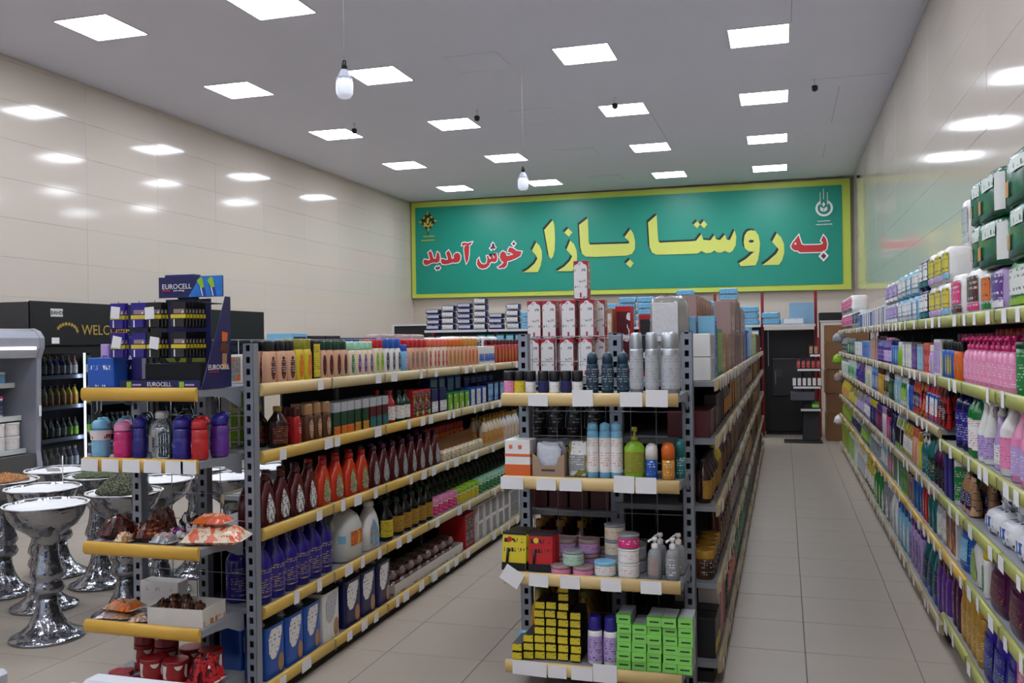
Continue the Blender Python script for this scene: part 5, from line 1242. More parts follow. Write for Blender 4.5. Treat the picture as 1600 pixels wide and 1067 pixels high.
row(-1, xf, ZT, [
 (4.52,4.80, softpack('white','magenta','white','maroon', w=.27, d=.18, h=.19, seed=25, noun='towel pack')),
 (4.82,5.02, softpack('white','yellow','navy','lightblue', w=.18, d=.16, h=.17, seed=26, noun='towel pack'), dict(layers=2)),
 (5.04,5.5, softpack('white','yellow','indigo','lavender', w=.21, d=.18, h=.17, seed=27, noun='diaper pack'), dict(layers=2)),
 (5.52,5.86, softpack('navy','white','indigo','teal', w=.15, d=.18, h=.17, seed=28, noun='diaper pack'), dict(layers=2)),
 (5.9,6.9, softpack('lightblue','white','blue','silver', w=.22, d=.18, h=.155, seed=29, noun='diaper pack'), dict(layers=2)),
 (6.9,7.7, softpack('silver','lavender','blue','white', w=.24, d=.18, h=.15, seed=30, noun='napkin pack'), dict(layers=2)),
 (7.7,8.8, carton('white','grey','navy','lavender', w=.16, d=.12, h=.16)),
 (8.8,10.2, carton('white','blue','yellow','black', w=.2, d=.12, h=.15)),
 (10.2,11.4, softpack('silver','black','white','grey', w=.3, d=.18, h=.2, seed=31, noun='napkin pack')),
 (11.4,13.3, softpack('white','magenta','white','maroon', w=.34, d=.2, h=.2, seed=32, noun='napkin pack'), dict(layers=2)),
], r1, far=9., **RB)
put(softpack('white','silver','grey', w=.16, d=.14, h=.22, seed=33, noun='towel pack'), .92, 4.90, ZT+.345, -PI/2, label='pale narrow towel pack standing on top of others')
# --- second shelf
row(-1, xf, RZ[1], [
 (2.40,3.55, jar('green','darkgreen','green','white', r=.055, h=.185, lidf=.12, noun='canister')),
 (3.57,4.50, pump('pink','magenta','pink','white', w=.085, d=.055, h=.205, p=3), dict(rows=2)),
 (4.54,4.72, shampoo('orange','black','orange','white', w=.055, h=.18)),
 (4.72,5.05, shampoo('blue','black','yellow','navy', w=.075, h=.185)),
 (5.05,5.28, carton('white','lavender','black', w=.1, d=.06, h=.19)),
 (5.28,5.45, shampoo('lavender','white','white','purple', w=.07, h=.16)),
 (5.45,5.65, carton('coral','red','white', w=.09, d=.06, h=.17)),
 (5.65,5.95, carton('rose','lightblue','white', w=.09, d=.06, h=.16)),
 (5.95,6.15, carton('plum','purple','white', w=.09, d=.06, h=.16)),
 (6.15,6.6, carton('grey','white','black', w=.09, d=.06, h=.17)),
 (6.6,6.9, shampoo('lime','white','lime','green', w=.08, h=.17)),
 (6.9,7.3, shampoo('blue','navy','lightblue','white', w=.09, h=.19)),
 (7.3,7.8, bottle('purple','pink','lavender','white', r=.035, h=.2)),
 (7.8,8.3, bottle('indigo','maroon','purple','white', r=.035, h=.21)),
 (8.3,9.0, carton('rose','tan','white','pink', w=.14, d=.06, h=.19)),
 (9.0,9.9, carton('lightblue','blue','white', w=.14, d=.06, h=.17)),
 (9.9,11., carton('teal','white','navy', w=.15, d=.06, h=.17)),
 (11.,12.2, shampoo('darkgreen','grey','mint','white', w=.12, h=.19)),
 (12.2,13.4, pouch('grey','darkgreen','white', w=.15, d=.06, h=.2, seed=41)),
], r2, far=8., **RS)
row(-1, .86, RZ[1], [(3.6,4.5, shampoo('magenta','red','pink','white', w=.08, h=.235, capf=.2)), (4.5,5.4, shampoo('maroon','magenta','red','white', w=.08, h=.22))], 'right rack second shelf back', far=0)
# --- third shelf: near part hangs lower
row(-1, xf, 1.03, [
 (2.40,3.22, trigger('lightblue','blue','blue','white', w=.10, h=.25)),
 (3.24,3.36, pouch('orange','red','white','brown', w=.1, d=.05, h=.21, seed=42)),
 (3.38,3.66, bottle('pink','white','lavender','white', r=.052, h=.275, neck=.42)),
 (3.68,3.82, bottle('white','white','pink','magenta', r=.055, h=.28, neck=.36)),
 (3.84,4.00, trigger('lavender','white','white','purple', w=.085, h=.275)),
 (4.02,4.20, bottle('white','white','lavender','navy', r=.04, h=.275, neck=.5)),
 (4.22,4.42, bottle('green','blue','white','red', r=.045, h=.27, neck=.25)),
 (4.44,4.74, bottle('navy','grey','indigo','white', r=.058, h=.275, neck=.2)),
], r3, far=8., **RB)
row(-1, xf, 1.08, [
 (4.92,5.2, pouch('red','maroon','white','black', w=.09, d=.04, h=.23, seed=43)),
 (5.2,5.6, pouch('blue','white','navy','red', w=.09, d=.04, h=.22, seed=44)),
 (5.6,5.85, pouch('black','red','white','orange', w=.09, d=.04, h=.22, seed=45)),
 (5.85,6.15, pouch('orange','navy','white','red', w=.09, d=.04, h=.21, seed=46)),
 (6.15,6.35, shampoo('blue','navy','blue','white', w=.08, h=.21)),
 (6.35,6.5, shampoo('white','white','lightblue','blue', w=.07, h=.21)),
 (6.5,6.8, pouch('green','lime','white','white', w=.09, d=.05, h=.2, seed=47)),
 (6.8,7.15, shampoo('lightblue','white','white','navy', w=.09, h=.21)),
 (7.15,7.5, shampoo('darkgreen','black','green','white', w=.08, h=.2)),
 (7.5,7.9, pouch('white','black','yellow','grey', w=.1, d=.05, h=.2, seed=48)),
 (7.9,8.4, shampoo('amber','brown','yellow','white', w=.09, h=.21)),
 (8.4,8.9, shampoo('blue','lightblue','white','navy', w=.1, h=.21)),
 (8.9,9.6, shampoo('cream','white','mint','green', w=.1, h=.2)),
 (9.6,10.8, pouch('purple','indigo','white','lavender', w=.13, d=.06, h=.2, seed=49)),
 (10.8,12., shampoo('mint','white','green','white', w=.12, h=.2)),
 (12.,13.4, shampoo('white','grey','mint','green', w=.12, h=.2)),
], r3, far=8., **RB)
# --- fourth shelf
def wipes(x, y, z, s, k):
    key = 'wipes'
    if key not in _PR:
        b = B().loft([(0,.09,.05,3),(.012,.105,.062,2.8),(.05,.11,.068,2.6),(.085,.098,.058,2.6),(.1,.06,.035,2.3)], printm('#e4e4ea', '#2c3566', '#f0f0f4', 26., 50., .66, .3, 12.), 18).jit(.004, 9)
        _PR[key] = Proto('soft_pack', 'pack', '', [('body', b), ('knot', B().lathe([(.012,.095),(.02,.108),(.014,.12),(.02,.13)], mat('#e4e4ea', .3), 8).jit(.003, 2)), ('print', B().patch([(.03,.108,.066,2.7),(.07,.104,.064,2.6)], -110, -70, printm('#e4e4ea', '#b04a6a', '#3a62b0', 60., 60., .5, .3, 40., .5), .004))], .22, .14, .13)
    o = put(_PR[key], x, y, z, s, label='white printed nappy bag on fourth shelf, '+k, group='white nappy bags')
for i in range(7):
    for j in range(2):
        wipes(.845+.15*j, 2.56+.25*i+.06*j, RZ[3], -PI/2+.08, 'lower %s, %s from near end' % (('front','back')[j], ORD[i]))
        if i < 6: wipes(.875+.15*j, 2.70+.25*i, RZ[3]+.137, -PI/2-.08, 'upper %s, %s from near end' % (('front','back')[j], ORD[i]))
row(-1, xf, RZ[3], [
 (4.36,4.62, pouch('tan','navy','white','peach', w=.12, d=.06, h=.17, seed=51)),
 (4.64,4.76, aerosol('white','white','green','white', r=.042, h=.24, capf=.1, dome=False)),
 (4.80,5.02, carton('navy','indigo','navy', w=.1, d=.08, h=.24)),
 (5.02,5.4, bottle('plum','black','black','grey', r=.045, h=.24)),
 (5.4,5.62, bottle('teal','darkgreen','darkgreen','white', r=.042, h=.25)),
 (5.62,5.85, pump('teal','white','teal','white', w=.08, d=.05, h=.24)),
 (5.85,6.0, shampoo('yellow','amber','cream','orange', w=.07, h=.22)),
 (6.0,6.2, shampoo('peach','coral','coral','white', w=.08, h=.23)),
 (6.2,6.7, pouch('gold','white','brown','yellow', w=.11, d=.06, h=.22, seed=52)),
 (6.7,7.1, pouch('white','black','navy','lime', w=.12, d=.06, h=.25, seed=53)),
 (7.1,7.5, jug('navy','indigo','navy','white', w=.17, d=.08, h=.25)),
 (7.5,7.75, shampoo('magenta','plum','pink','white', w=.08, h=.23)),
 (7.75,8.05, shampoo('white','lavender','lavender','purple', w=.08, h=.23)),
 (8.05,8.5, shampoo('plum','purple','magenta','white', w=.09, h=.22)),
 (8.5,9.1, shampoo('navy','yellow','indigo','white', w=.1, h=.22)),
 (9.1,9.8, pouch('purple','white','indigo','lavender', w=.13, d=.06, h=.22, seed=54)),
 (9.8,10.8, pouch('grey','lavender','white', w=.13, d=.06, h=.2, seed=55)),
 (10.8,12., pouch('olive','yellow','white','cream', w=.15, d=.07, h=.2, seed=56)),
 (12.,13.4, pouch('yellow','amber','white', w=.15, d=.07, h=.21, seed=57)),
], r4, far=8., **RB)
# --- fifth shelf
row(-1, xf, RZ[4], [
 (2.40,3.42, softpack('white','silver','lightblue','grey', w=.22, d=.16, h=.215, seed=61, noun='cotton pack')),
 (3.44,4.02, pouch('plum','plum','gold', w=.28, d=.1, h=.235, seed=62, noun='refill pouch')),
 (4.04,4.14, shampoo('white','yellow','green','white', w=.08, h=.2)),
 (4.16,4.42, jug('white','mint','lime','darkgreen', w=.2, d=.1, h=.235)),
 (4.44,4.68, pouch('blue','lightblue','white', w=.19, d=.09, h=.235, seed=63, noun='refill pouch')),
 (4.70,4.98, carton('white','brown','orange','tan', w=.125, d=.09, h=.2)),
 (5.0,5.3, shampoo('silver','grey','white','grey', w=.1, d=.07, h=.23, shape='wrap')),
 (5.3,5.6, shampoo('teal','navy','teal','white', w=.1, d=.07, h=.23)),
 (5.6,5.8, shampoo('red','maroon','coral','white', w=.08, h=.23)),
 (5.8,6.2, shampoo('blue','lightblue','teal','white', w=.1, h=.23)),
 (6.2,6.5, shampoo('rose','plum','maroon','white', w=.1, h=.22)),
 (6.5,6.8, carton('lime','green','white', w=.12, d=.08, h=.21)),
 (6.8,7.2, carton('white','green','darkgreen', w=.12, d=.08, h=.21)),
 (7.2,7.7, shampoo('rose','rose','pink','white', w=.13, h=.22)),
 (7.7,8.2, pouch('lightblue','white','blue', w=.15, d=.07, h=.22, seed=64)),
 (8.2,9.2, pouch('white','grey','lightblue','silver', w=.15, d=.08, h=.22, seed=65)),
 (9.2,10.2, pouch('grey','lime','white','green', w=.16, d=.08, h=.21, seed=66)),
 (10.2,11.6, pouch('white','navy','silver','grey', w=.16, d=.08, h=.2, seed=67)),
 (11.6,13.4, pouch('yellow','lime','white','olive', w=.17, d=.08, h=.21, seed=68)),
], r5, far=8., **RB)
# --- bottom shelf
row(-1, xf, .165, [
 (2.40,3.55, carton('magenta','rose','plum','pink', w=.19, d=.14, h=.27, noun='large box'), dict(rows=1)),
 (3.57,4.15, pouch('indigo','indigo','lime', w=.18, d=.1, h=.285, seed=71, noun='refill pouch')),
 (4.17,4.62, shampoo('gold','amber','gold','cream', w=.105, d=.075, h=.27, shape='wrap', noun='cleaner bottle')),
 (4.64,4.84, shampoo('plum','purple','plum','white', w=.09, d=.07, h=.29, noun='cleaner bottle')),
], r6, far=8., **RB)
row(-1, xf, .10, [
 (4.90,5.3, shampoo('purple','plum','purple','lavender', w=.12, d=.08, h=.32, noun='cleaner bottle')),
 (5.3,5.85, pouch('teal','navy','lime','blue', w=.16, d=.08, h=.3, seed=72)),
 (5.85,6.4, shampoo('lavender','purple','purple','white', w=.13, d=.08, h=.32, noun='cleaner bottle')),
 (6.4,7.1, shampoo('lightblue','blue','white','navy', w=.14, d=.08, h=.31, noun='cleaner bottle')),
 (7.1,7.6, jug('white','white','silver','plum', w=.2, d=.09, h=.3)),
 (7.6,8.2, jug('grey','white','white','grey', w=.2, d=.09, h=.3)),
 (8.2,8.9, jug('green','darkgreen','lime','white', w=.2, d=.09, h=.3)),
 (8.9,9.8, pouch('yellow','white','navy','black', w=.18, d=.08, h=.28, seed=73)),
 (9.8,10.8, pouch('white','silver','grey','yellow', w=.18, d=.09, h=.3, seed=74)),
 (10.8,12., carton('white','lime','navy','grey', w=.2, d=.09, h=.28)),
 (12.,13.4, carton('lime','olive','white', w=.2, d=.09, h=.28)),
], r6, far=8., **RB)
# plastic bunches hung at the far end of the right rack
for k, (z, c, l) in enumerate(((1.472,'grey','grey plastic bunch hung at far end of right rack'),(1.177,'lime','lime green bag hung at far end of right rack'),(.917,'rose','pale bunch hung low at far end of right rack'),(.327,'white','white bag hung near floor at far end of right rack'))):
    o = single('hanging_bag', B().loft([(0,.05,.04,2.4),(.03,.09,.06,2.4),(.10,.08,.05,2.4),(.14,.02,.02,2)], mat(COL[c], .2, var=.3, vs=30., bump=.5, bs=40.), 14).jit(.012, 80+k), l, 'bag', (.75, 13.62, z)); part(o, 'hook', B().tube([(0,0,.13),(0,0,.15),(.02,-.116,.152)], .003, M_WIRE, 5))

for k, b in Bulk.d.items():
    o = link('packed_goods', b.mesh('packed_goods')); tag(o, 'tightly packed goods at the far end of the %s' % k, 'goods', None, 'stuff')
# ================================================================== back rack across the room, Y about 14.7
YR = 14.7
gb = thing('shelving_gondola', 'low rack with red posts in front of the back wall under the banner', 'shelving', (0, 0, 0))
M_RED = mat('#8e1420', .45); M_LIP = mat('#cfd2d6', .4)
for k, x in enumerate((-5.96,-4.8,-3.65,-2.5,-1.83,-1.06,-.32,.49)):
    part(gb, 'post', B().cbox(x-.022, x+.022, YR+.44, YR+.50, 0, 2.28 if k > 3 else 1.86, M_RED, .004))
def bk(x0, x1, z): 
    s = part(gb, 'shelf', B().box(x0, x1, YR+.01, YR+.44, z-.024, z, M_BOARD)); part(s, 'price_rail', B().box(x0, x1, YR-.008, YR+.01, z-.034, z+.006, M_LIP))
for x0, x1 in ((-5.94,-4.82),(-4.78,-3.67),(-3.63,-2.52),(-2.48,-1.85),(-1.81,-1.08),(-1.04,-.34),(-.30,.47)): bk(x0, x1, 1.755)
for z in (1.40, 1.04, .66, .28, .08):
    for x0, x1 in ((-5.94,-4.82),(-4.78,-3.67),(-3.63,-2.52),(-2.48,-1.85),(-1.81,-1.08),(-1.04,-.34)): bk(x0, x1, z)
part(gb, 'back_panel', B().box(-5.96, -.32, YR+.50, YR+.51, .05, 1.74, M_DARK))
bw = 'on top shelf of the rack under the banner'
def stackpack(p, x, z, n, lab, y=YR+.17, rz=0.):
    for k in range(n): put(p, x+rnd.uniform(-.008,.008), y+rnd.uniform(-.01,.01), z+k*(p.h+.0075), rz+rnd.uniform(-.04,.04), label=lab+', '+ORD[k]+' from bottom', group=lab, detail=True)
nv = softpack('navy','white','navy','silver', w=.24, d=.2, h=.10, seed=91, noun='napkin pack'); nv2 = softpack('navy','silver','white','indigo', w=.26, d=.2, h=.085, seed=92, noun='napkin pack')
for k, (x, n) in enumerate(((-5.82,4),(-5.55,4),(-5.25,5),(-4.97,5),(-4.68,3),(-4.385,4))):
    stackpack(nv if k % 2 else nv2, x, 1.762, n, 'navy napkin pack in the stack %s from left under banner' % ('first','second','third','fourth','fifth','sixth')[k])
lb = softpack('lightblue','lightblue','blue', w=.28, d=.22, h=.09, seed=93, noun='towel bundle')
for k, (x, n) in enumerate(((-4.1,3),(-3.78,3),(-3.46,3),(-2.75,4),(-2.44,5),(-2.13,5),(-1.5,6),(-1.17,4),(-.82,6),(-.5,3),(-.18,2))):
    stackpack(lb, x, 1.762, n, 'light blue towel bundle in the stack %s from left under banner' % ('first','second','third','fourth','fifth','sixth','seventh','eighth','ninth','tenth','eleventh')[k])
put(carton('lightblue','white','lightblue', w=.34, d=.2, h=.09, noun='flat box'), .15, YR+.15, 1.762, 0, label='pale flat box on the rack above the dark fridge'); 
single('plastic_sheet', B().cbox(-.13, .24, -.006, .006, 0, .34, mat('#9cc4de', .15, trans=.3), .003), 'pale blue plastic sheet standing by the red post', 'sheet', (.22, YR+.3, 1.757))
# goods lower on the back rack that still show
for z, segs in ((1.40, [(-5.9,-5.0,('black','grey')),(-5.0,-4.0,('teal','lightblue')),(-4.0,-3.4,('lightblue','silver')),(-1.0,-.36,('lightblue','white'))]), (1.04, [(-1.0,-.36,('mint','green'))]), (.66, [(-1.0,-.36,('silver','green'))]), (.28, [(-1.0,-.36,('silver','rose'))]), (.08, [(-1.0,-.36,('darkgreen','mint'))])):
    for x0, x1, (a, b2) in segs:
        p = carton(a, b2, 'navy', w=.14, d=.12, h=.27 if z > 1 else (.16 if z < .1 else .25)); n = int((x1-x0)/.15)
        for i in range(n): put(p, x0+(i+.5)*(x1-x0)/n, YR+.085, z+.001, 0, 'rack under banner, shelf height %.2f' % z, False, pos=ORD[i])
# dark fridge in the open bay
t = thing('black_fridge', 'tall black fridge with dark grey door at end of right aisle', 'fridge', (.09, 15.55, 0))
part(t, 'cabinet', B().cbox(-.40, .38, -.28, .32, .05, 1.68, mat('#0b0b0d', .5), .01)); part(t, 'plinth', B().box(-.38, .36, -.26, .3, 0, .05, M_DARK))
d = part(t, 'door', B().cbox(-.27, .33, -.31, -.282, .62, 1.22, mat('#2b2c30', .35), .008)); part(d, 'handle', B().tube([(-.22,-.312,.80),(-.22,-.33,.82),(-.22,-.33,1.0),(-.22,-.312,1.02)], .008, M_STEEL, 6)); part(d, 'notice', B().slab([(-.24,.93),(-.12,.93),(-.12,1.05),(-.24,1.05)], -.3125, mat('#3c3e44', .5), .001))
part(t, 'light_strip', B().box(-.335, -.32, -.288, -.28, 1.1, 1.66, mat('#8a8f96', .3)))
# cardboard boxes at the end of the right rack
M_CB = mat('#86603f', .75, var=.1, vs=6.)
for k, (z0, z1) in enumerate(((0,.40),(.404,.70),(.704,1.06),(1.064,1.46),(1.464,1.73))):
    o = single('cardboard_box', B().cbox(.60, 1.20, 14.45, 14.92, 0, z1-z0, M_CB, .006), 'brown cardboard box, %s of the pile behind right rack' % ('lowest','second from floor','third from floor','fourth from floor','topmost')[k], 'box', (rnd.uniform(-.015,.015), 0, z0), 0)
    part(o, 'tape', B().box(.84, .90, 14.449, 14.9, (z1-z0)*.55, z1-z0+.0008, mat('#9c7a52', .35))); part(o, 'flap_line', B().box(.605, 1.195, 14.4490, 14.4498, (z1-z0)*.93, (z1-z0)*.935, mat('#3a2818', .8)))
o = single('black_shelf', B().cbox(.52, 1.28, 14.5, 14.9, 0, .14, mat('#0e0e10', .6), .004), 'black ledge with white edge above the cardboard boxes', 'shelf', (0, 0, 1.78)); part(o, 'edge', B().box(.52, 1.28, 14.488, 14.4995, -.0, .02, M_LIP))
for x in (.54, 1.26): part(o, 'support', B().box(x-.012, x+.012, 14.95, 14.97, -1.779, .1, M_RED))
# snack stand at the end of the aisle
t = thing('snack_stand', 'dark display stand with tiers of small packets at end of right aisle', 'display stand', (.33, 14.25, 0))
part(t, 'base', B().cbox(-.34, .20, -.20, .16, 0, .022, M_BLK, .006)); part(t, 'column', B().cbox(-.06, .16, .02, .10, .022, .55, mat('#3a3b3f', .5), .004)); part(t, 'post', B().box(.145, .175, .10, .14, .022, 1.55, M_RED)); part(t, 'post', B().box(-.075, -.05, .10, .14, .022, 1.3, M_BLK))
for k, (z, x0) in enumerate(((1.30,.02),(1.09,-.16),(.83,-.22),(.50,-.12))):
    s = part(t, 'tier', B().cbox(x0, .20, -.14, .10, z-.02, z, M_BLK, .004)); part(s, 'price_rail', B().box(x0+.02, .18, -.148, -.141, z-.03, z, M_TAG))
for k, (z, x0) in enumerate(((1.30,.02),(1.09,-.16),(.83,-.22))):
    n = int((.2-x0)/.07)
    for i in range(n):
        c = (('maroon','tan'),('black','red'),('maroon','white'))[k]
        put(carton(c[0], c[1], 'white', w=.055, d=.08, h=.13), .33+x0+.035+i*.07, 14.19, z+.001, 0, label='small %s packet, %s from left on tier %s of snack stand' % (W_(c[0]), ORD[i], ('one','two','three')[k]), detail=False)
put(pouch('green','lime','white', w=.12, d=.08, h=.10, seed=96), .44, 14.19, .501, 0, label='green packet on lowest tier of snack stand')
part(t, 'grey_drawer', B().cbox(-.24, .10, -.12, .06, .62, .75, mat('#55585e', .4), .008))
# dark cupboard at the far left under the banner
t = thing('cupboard', 'dark open cupboard with pale frame at left end of back wall', 'cupboard', (-6.75, 16.0, 0)); part(t, 'carcass', B().box(-.35, .6, 0, .4, 0, 1.88, mat('#1b1a1a', .7))); part(t, 'frame', B().box(-.37, -.33, -.02, 0, 0, 1.90, M_LIP).box(-.33, .6, -.02, 0, 1.87, 1.90, M_LIP))

# ================================================================== fridges along the left wall
def glass_mat(): return mat('#dfe8ea', .02, trans=1., var=0., spec=.5)
M_GL = glass_mat()
def drink_fridge(y0, y1, lab, header, wel):
    xfr = -7.0; t = thing('drinks_fridge', lab, 'fridge', (xfr, (y0+y1)/2, 0)); L = (y1-y0)/2; k0 = mat('#0c0c0e', .4); wall = mat('#2a2b33', .5)
    part(t, 'cabinet', B().box(-.70, 0, -L, -L+.05, .08, 2.0, mat('#3b3b3d', .5)).box(-.70, 0, L-.05, L, .08, 2.0, k0).box(-.70, -.65, -L+.05, L-.05, .08, 2., wall).box(-.65, 0, -L+.05, L-.05, .08, .22, k0).box(-.65, -.02, -L+.05, L-.05, 1.55, 2.0, k0))
    part(t, 'plinth', B().box(-.68, -.04, -L+.02, L-.02, 0, .08, k0))
    hd = part(t, 'header', B().cbox(-.02, .02, -L, L, 1.57, 2.01, k0, .006))
    R90 = Matrix.Rotation(PI/2, 4, 'Z')
    if wel:
        part(hd, 'lettering', text_b('WELCOME', .15, mat('#b89a4c', .4, .3), .002).xf(R90), (.0235, .17, 1.68)); part(hd, 'badge', B().slab([(-.08,-.04),(.08,-.04),(.08,.04),(-.08,.04)], 0, mat('#c9c9c6', .4), .002).xf(R90), (.0235, -L+.32, 1.90))
        part(hd, 'badge_print', text_b('BAHD', .06, M_BLK, .001).xf(R90), (.026, -L+.32, 1.88))
        for a in range(9):
            th = a/8*2.4+.2; s_ = .025
            part(hd, 'star', B().slab([(s_*r*math.cos(PI/2+i*PI/5), s_*r*math.sin(PI/2+i*PI/5)) for i, r in enumerate([1,.45]*5)], 0, mat('#b89a4c', .4, .3), .002).xf(R90), (.0235, -L+.46+.14*math.cos(th), 1.70+.09*math.sin(th)))
        part(hd, 'sticker', B().slab([(-.05,-.03),(.05,-.03),(.05,.03),(-.05,.03)], 0, M_TAG, .001).xf(R90), (.0235, -L+.30, 1.62))
    n = 2; ml = mat('#c6cbe0', .4, emit=16.)
    for i in range(n):
        a = -L+.05+(2*L-.1)*i/n; b2 = -L+.05+(2*L-.1)*(i+1)/n
        d = part(t, 'door', B().box(.0, .035, a, a+.05, .24, 1.55, k0).box(.0, .035, b2-.05, b2, .24, 1.55, k0).box(.0, .035, a+.05, b2-.05, .24, .30, k0).box(.0, .035, a+.05, b2-.05, 1.49, 1.55, k0))
        part(d, 'pane', B().box(.012, .018, a+.05, b2-.05, .30, 1.49, M_GL)); part(d, 'handle', B().tube([(.035,b2-.03 if i == 0 else a+.03,.85),(.06,b2-.03 if i == 0 else a+.03,.88),(.06,b2-.03 if i == 0 else a+.03,1.2),(.035,b2-.03 if i == 0 else a+.03,1.23)], .007, M_STEEL, 6))
        part(t, 'light_strip', B().box(-.06, -.045, b2-.085, b2-.072, .30, 1.49, ml))
        for z in (1.26, .95, .62, .30):
            s = part(t, 'shelf', B().box(-.60, -.10, a+.06, b2-.06, z-.015, z, mat('#30323a', .4))); part(s, 'price_rail', B().box(-.10, -.09, a+.06, b2-.06, z-.03, z+.01, mat('#9aa0b4', .3, .3)))
    return t
drink_fridge(7.16, 8.86, 'black glass-door drinks fridge with WELCOME header at left wall', True, True)
drink_fridge(8.90, 11.30, 'second black drinks fridge, partly behind the battery display', True, False)
FW = 'shelf %s, %s door of %s fridge'
fr = [(1.261, [('green','green','white'),('blue','navy','white'),('rose','red','white')], .2), (.951, [('yellow','maroon','amber')], .21), (.621, [('darkgreen','maroon','lime'),('darkgreen','maroon','white')], .2), (.301, [('navy','white','silver')], .22)]
for y0, y1, far, dn, fn in ((7.22,7.98,0,'near','WELCOME'),(8.02,8.80,0,'far','WELCOME'),(8.96,10.06,1,'near','second'),(10.12,11.24,1,'far','second')):
    for zi, (z, opts, h) in enumerate(fr):
        y = y0+.09; i = 0
        while y < y1-.08:
            c = opts[(i // 3) % len(opts)]; sp = .084 if not far else .16
            put(bottle(c[0], c[1], c[2], 'black', r=.038, h=h), -7.16, y, z, PI/2, FW % (('one','two','three','four')[zi], dn, fn), not far and z > .6, pos=ORD[i])
            y += sp; i += 1
# open chiller with curved canopy
xfr = -6.6
t = thing('open_chiller', 'grey open chiller with curved canopy and dairy tubs at left edge', 'chiller', (xfr, 5.95, 0)); L = .91; mg = mat('#8d8f9a', .35, .1); mi = mat('#c9cfcc', .5)
def yz_panel(prof, y0, y1, m): 
    n = len(prof); vs = [(x, y0, z) for x, z in prof]+[(x, y1, z) for x, z in prof]
    return B().add(vs, [tuple(range(n)), tuple(range(2*n-1, n-1, -1))]+[((i+1) % n, i, i+n, (i+1) % n+n) for i in range(n)], m)
prof = [(-.85,.05),(.0,.05),(.03,.40),(.0,.60),(.02,1.45),(.06,1.55),(.06,1.64),(.02,1.70),(-.05,1.73),(-.85,1.73)]
part(t, 'side_panel', yz_panel(prof, L-.055, L, mg)); part(t, 'side_panel', yz_panel(prof, -L, -L+.055, mg))
part(t, 'canopy', yz_panel([(-.5,1.46),(.015,1.46),(.055,1.55),(.055,1.64),(.015,1.70),(-.05,1.725),(-.5,1.725)], -L+.055, L-.055, mat('#a5a8b2', .2, .3))); part(t, 'canopy_light', B().box(.035, .062, -L+.1, L-.1, 1.535, 1.56, mat('#dfe4f4', .4, emit=4.)))
part(t, 'back_panel', B().box(-.85, -.80, -L+.055, L-.055, .05, 1.73, mi)); part(t, 'front_panel', B().box(-.06, .0, -L+.055, L-.055, .05, .58, mat('#4a4c4a', .4)))
part(t, 'base', B().box(-.80, -.06, -L+.055, L-.055, .05, .40, mi)); part(t, 'sticker', B().box(.0215, .0235, L-.04, L-.01, .92, 1.02, M_TAG))
for z, dp in ((.62,.0),(.92,-.05),(1.22,-.12)):
    s = part(t, 'shelf', B().box(-.80, dp-.12, -L+.06, L-.06, z-.02, z, mi)); part(s, 'price_rail', B().box(dp-.12, dp-.11, -L+.06, L-.06, z-.035, z+.01, mat('#cfd4cf', .4)))
for z, dp, p, w in ((.621,-.205, jar('white','white','white','orange', r=.075, h=.122, lidf=.15, noun='yoghurt tub'), .17), (.746,-.205, jar('white','white','white','orange', r=.075, h=.122, lidf=.15, noun='yoghurt tub'), .17), (.921,-.25, jar('white','magenta','navy','white', r=.07, h=.19, lidf=.1, noun='dairy tub'), .155), (1.221,-.315, jar('lightblue','white','lightblue','navy', r=.065, h=.11, lidf=.2, noun='cheese tub'), .15)):
    y = 5.95-L+.15; i = 0
    while y < 5.95+L-.14:
        put(p, xfr+dp, y, z+.001, PI/2, 'open chiller shelf at height %s' % {.621:'one',.746:'two',.921:'three',1.221:'four'}[z], pos=ORD[i]+' from near end'); y += w; i += 1

# ================================================================== pedestal bowls on the floor
M_SIL = mat('#9b9da3', .12, .92, var=.25, vs=40., bump=.5, bs=26.); M_LIN = mat('#dcdcdc', .45, bump=.15, bs=12.)
bowl_me = B().lathe([(.185,0),(.19,.006),(.186,.016),(.15,.03),(.10,.07),(.068,.13),(.052,.19),(.05,.225)], M_SIL, 28).mesh('foot')
knot_me = B().lathe([(.05,.225),(.075,.24),(.088,.265),(.08,.29),(.07,.31),(.086,.335),(.082,.36),(.068,.40),(.058,.46),(.058,.50)], M_SIL, 28, False, False).mesh('stem')
cup_me = B().lathe([(.058,.50),(.075,.52),(.072,.54),(.10,.565),(.15,.60),(.185,.65),(.20,.70),(.205,.715),(.198,.716),(.18,.66)], M_SIL, 28, False, False).mesh('cup')
def heap_b(c1, c2, h, r=.165):
    b = B(); n = 26; rings = [(r*.97,.716),(r*.85,.716+h*.22),(r*.62,.716+h*.52),(r*.36,.716+h*.80),(r*.15,.716+h*.96),(.004,.716+h)]
    return b.lathe(rings, printm(c1, c2, c2, 90., 150., .5, .9, 120., .5), n).jit(.006, 7)
def lining_b(): return B().lathe([(.204,.7165),(.215,.712),(.213,.718),(.19,.704),(.12,.688),(.05,.682),(.004,.681)], M_LIN, 26, False).jit(.003, 3)
LINE = lining_b().mesh('lining')
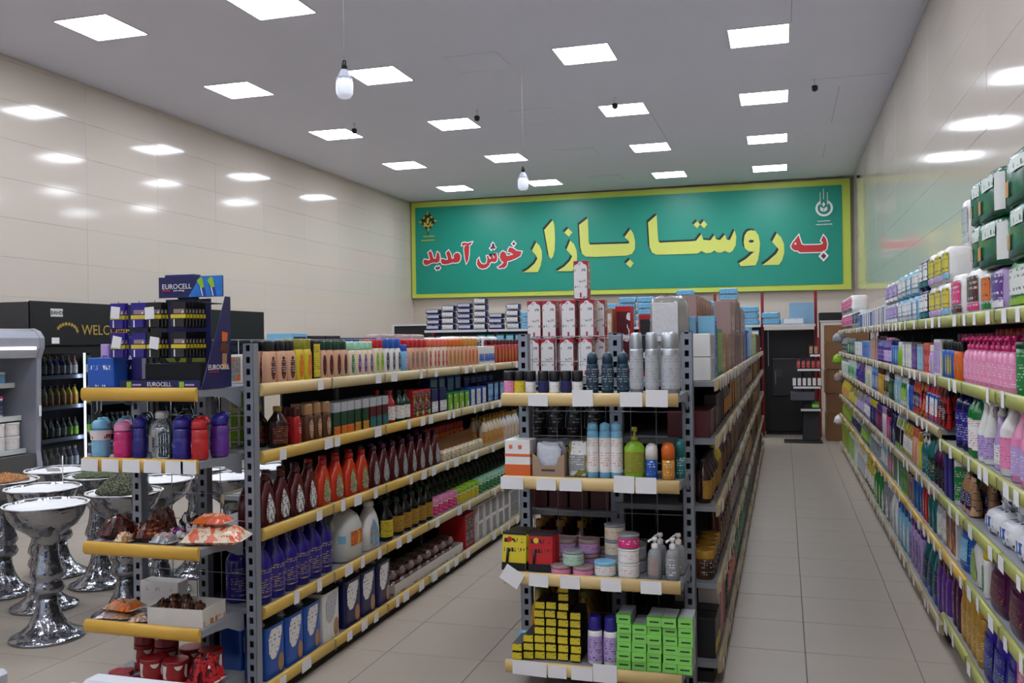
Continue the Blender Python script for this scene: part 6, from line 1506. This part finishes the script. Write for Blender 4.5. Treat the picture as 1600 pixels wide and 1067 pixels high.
def bowl(x, y, lab, heap=None, flag=False, s=1.):
    t = thing('pedestal_bowl', lab, 'bowl', (x, y, 0), rnd.uniform(0,3), 'pedestal bowls on the floor'); t.scale = (s,s,s)
    part(t, 'foot', bowl_me); part(t, 'stem', knot_me); part(t, 'cup', cup_me); part(t, 'lining', LINE)
    if heap:
        o = single('spice_heap', heap_b(heap[0], heap[1], heap[2]), heap[3], 'spice', (x, y, (s-1)*.7)); 
    if flag:
        f = thing('price_flag', 'white price flag on a stick in the bowl, %s' % flag, 'price tag', (x+.1, y+.05, .74*s)); part(f, 'stick', B().tube([(0,0,0),(0,0,.16)], .003, M_TAG, 5)); part(f, 'card', B().cbox(-.04, .04, -.001, .001, .13, .17, M_TAG, .0008), (0,0,0), (.9, 0, .3))
bowl(-3.80, 3.98, 'silver pedestal bowl with white lining, nearest whole one')
bowl(-4.12, 3.62, 'silver pedestal bowl cut by the left picture edge, front', )
bowl(-3.66, 4.42, 'silver pedestal bowl heaped with dark green herbs', ('#5c5f45', '#24281b', .125, 'dark green heap of dried herbs nearest the end rack'))
bowl(-4.26, 4.44, 'silver pedestal bowl with white lining behind the nearest one', None, 'behind the nearest bowl')
bowl(-3.78, 4.88, 'silver pedestal bowl with white lining behind the herb bowl')
bowl(-4.72, 4.12, 'silver pedestal bowl of red spice at left edge', ('#7a2a20', '#4a140e', .03, 'low heap of red spice at left edge'))
bowl(-4.30, 4.95, 'silver pedestal bowl of green leaves with a price flag', ('#55633a', '#20281a', .03, 'low heap of green leaves with a price flag'), 'among green leaves')
bowl(-4.75, 4.62, 'silver pedestal bowl of orange spice near the chiller', ('#a5703a', '#6a4420', .045, 'heap of orange brown spice near the chiller'))
bowl(-4.78, 5.12, 'silver pedestal bowl in the third row by the chiller')
bowl(-4.38, 5.42, 'silver pedestal bowl of dark leaves in the far row', ('#3f4a30', '#1c2216', .03, 'low heap of dark leaves in the far row'))
bowl(-3.85, 5.36, 'silver pedestal bowl with white lining in the far row')
bowl(-3.40, 5.10, 'silver pedestal bowl behind the end rack with white lining')
bowl(-3.32, 5.60, 'silver pedestal bowl farthest behind the end rack')
bowl(-4.6, 3.6, 'silver pedestal bowl outside the left edge, front')

# ================================================================== chest freezers just in front of the viewer, left
def chest(x, y, w, d, lab, blue=False, rz=0.):
    t = thing('chest_freezer', lab, 'freezer', (x, y, 0), rz); mw3 = mat('#b9bcc2', .35); mb = mat('#1c4f9c', .4) if blue else mat('#c4c6ca', .4)
    part(t, 'body', B().cbox(-w/2, w/2, -d/2, d/2, .04, .72, mb, .02)); part(t, 'feet', B().box(-w/2+.05, w/2-.05, -d/2+.05, d/2-.05, 0, .04, M_DARK))
    for a in (-1, 1):
        part(t, 'rim', B().cbox(-w/2-.01, w/2+.01, a*d/2-.03, a*d/2+.03, .72, .80, mw3, .01)); part(t, 'rim', B().cbox(a*w/2-.03, a*w/2+.03, -d/2+.03, d/2-.03, .72, .80, mw3, .01))
    part(t, 'glass_lid', B().box(-w/2+.03, w/2-.03, -d/2+.03, d/2-.03, .772, .78, mat('#6f7a86', .05, spec=.8)))
chest(-1.12, 1.39, .80, .66, 'white chest freezer with glass lid at bottom left corner', False, .0)
chest(-2.26, 1.26, 1.0, .86, 'blue chest freezer at the bottom left picture edge', True, .0)
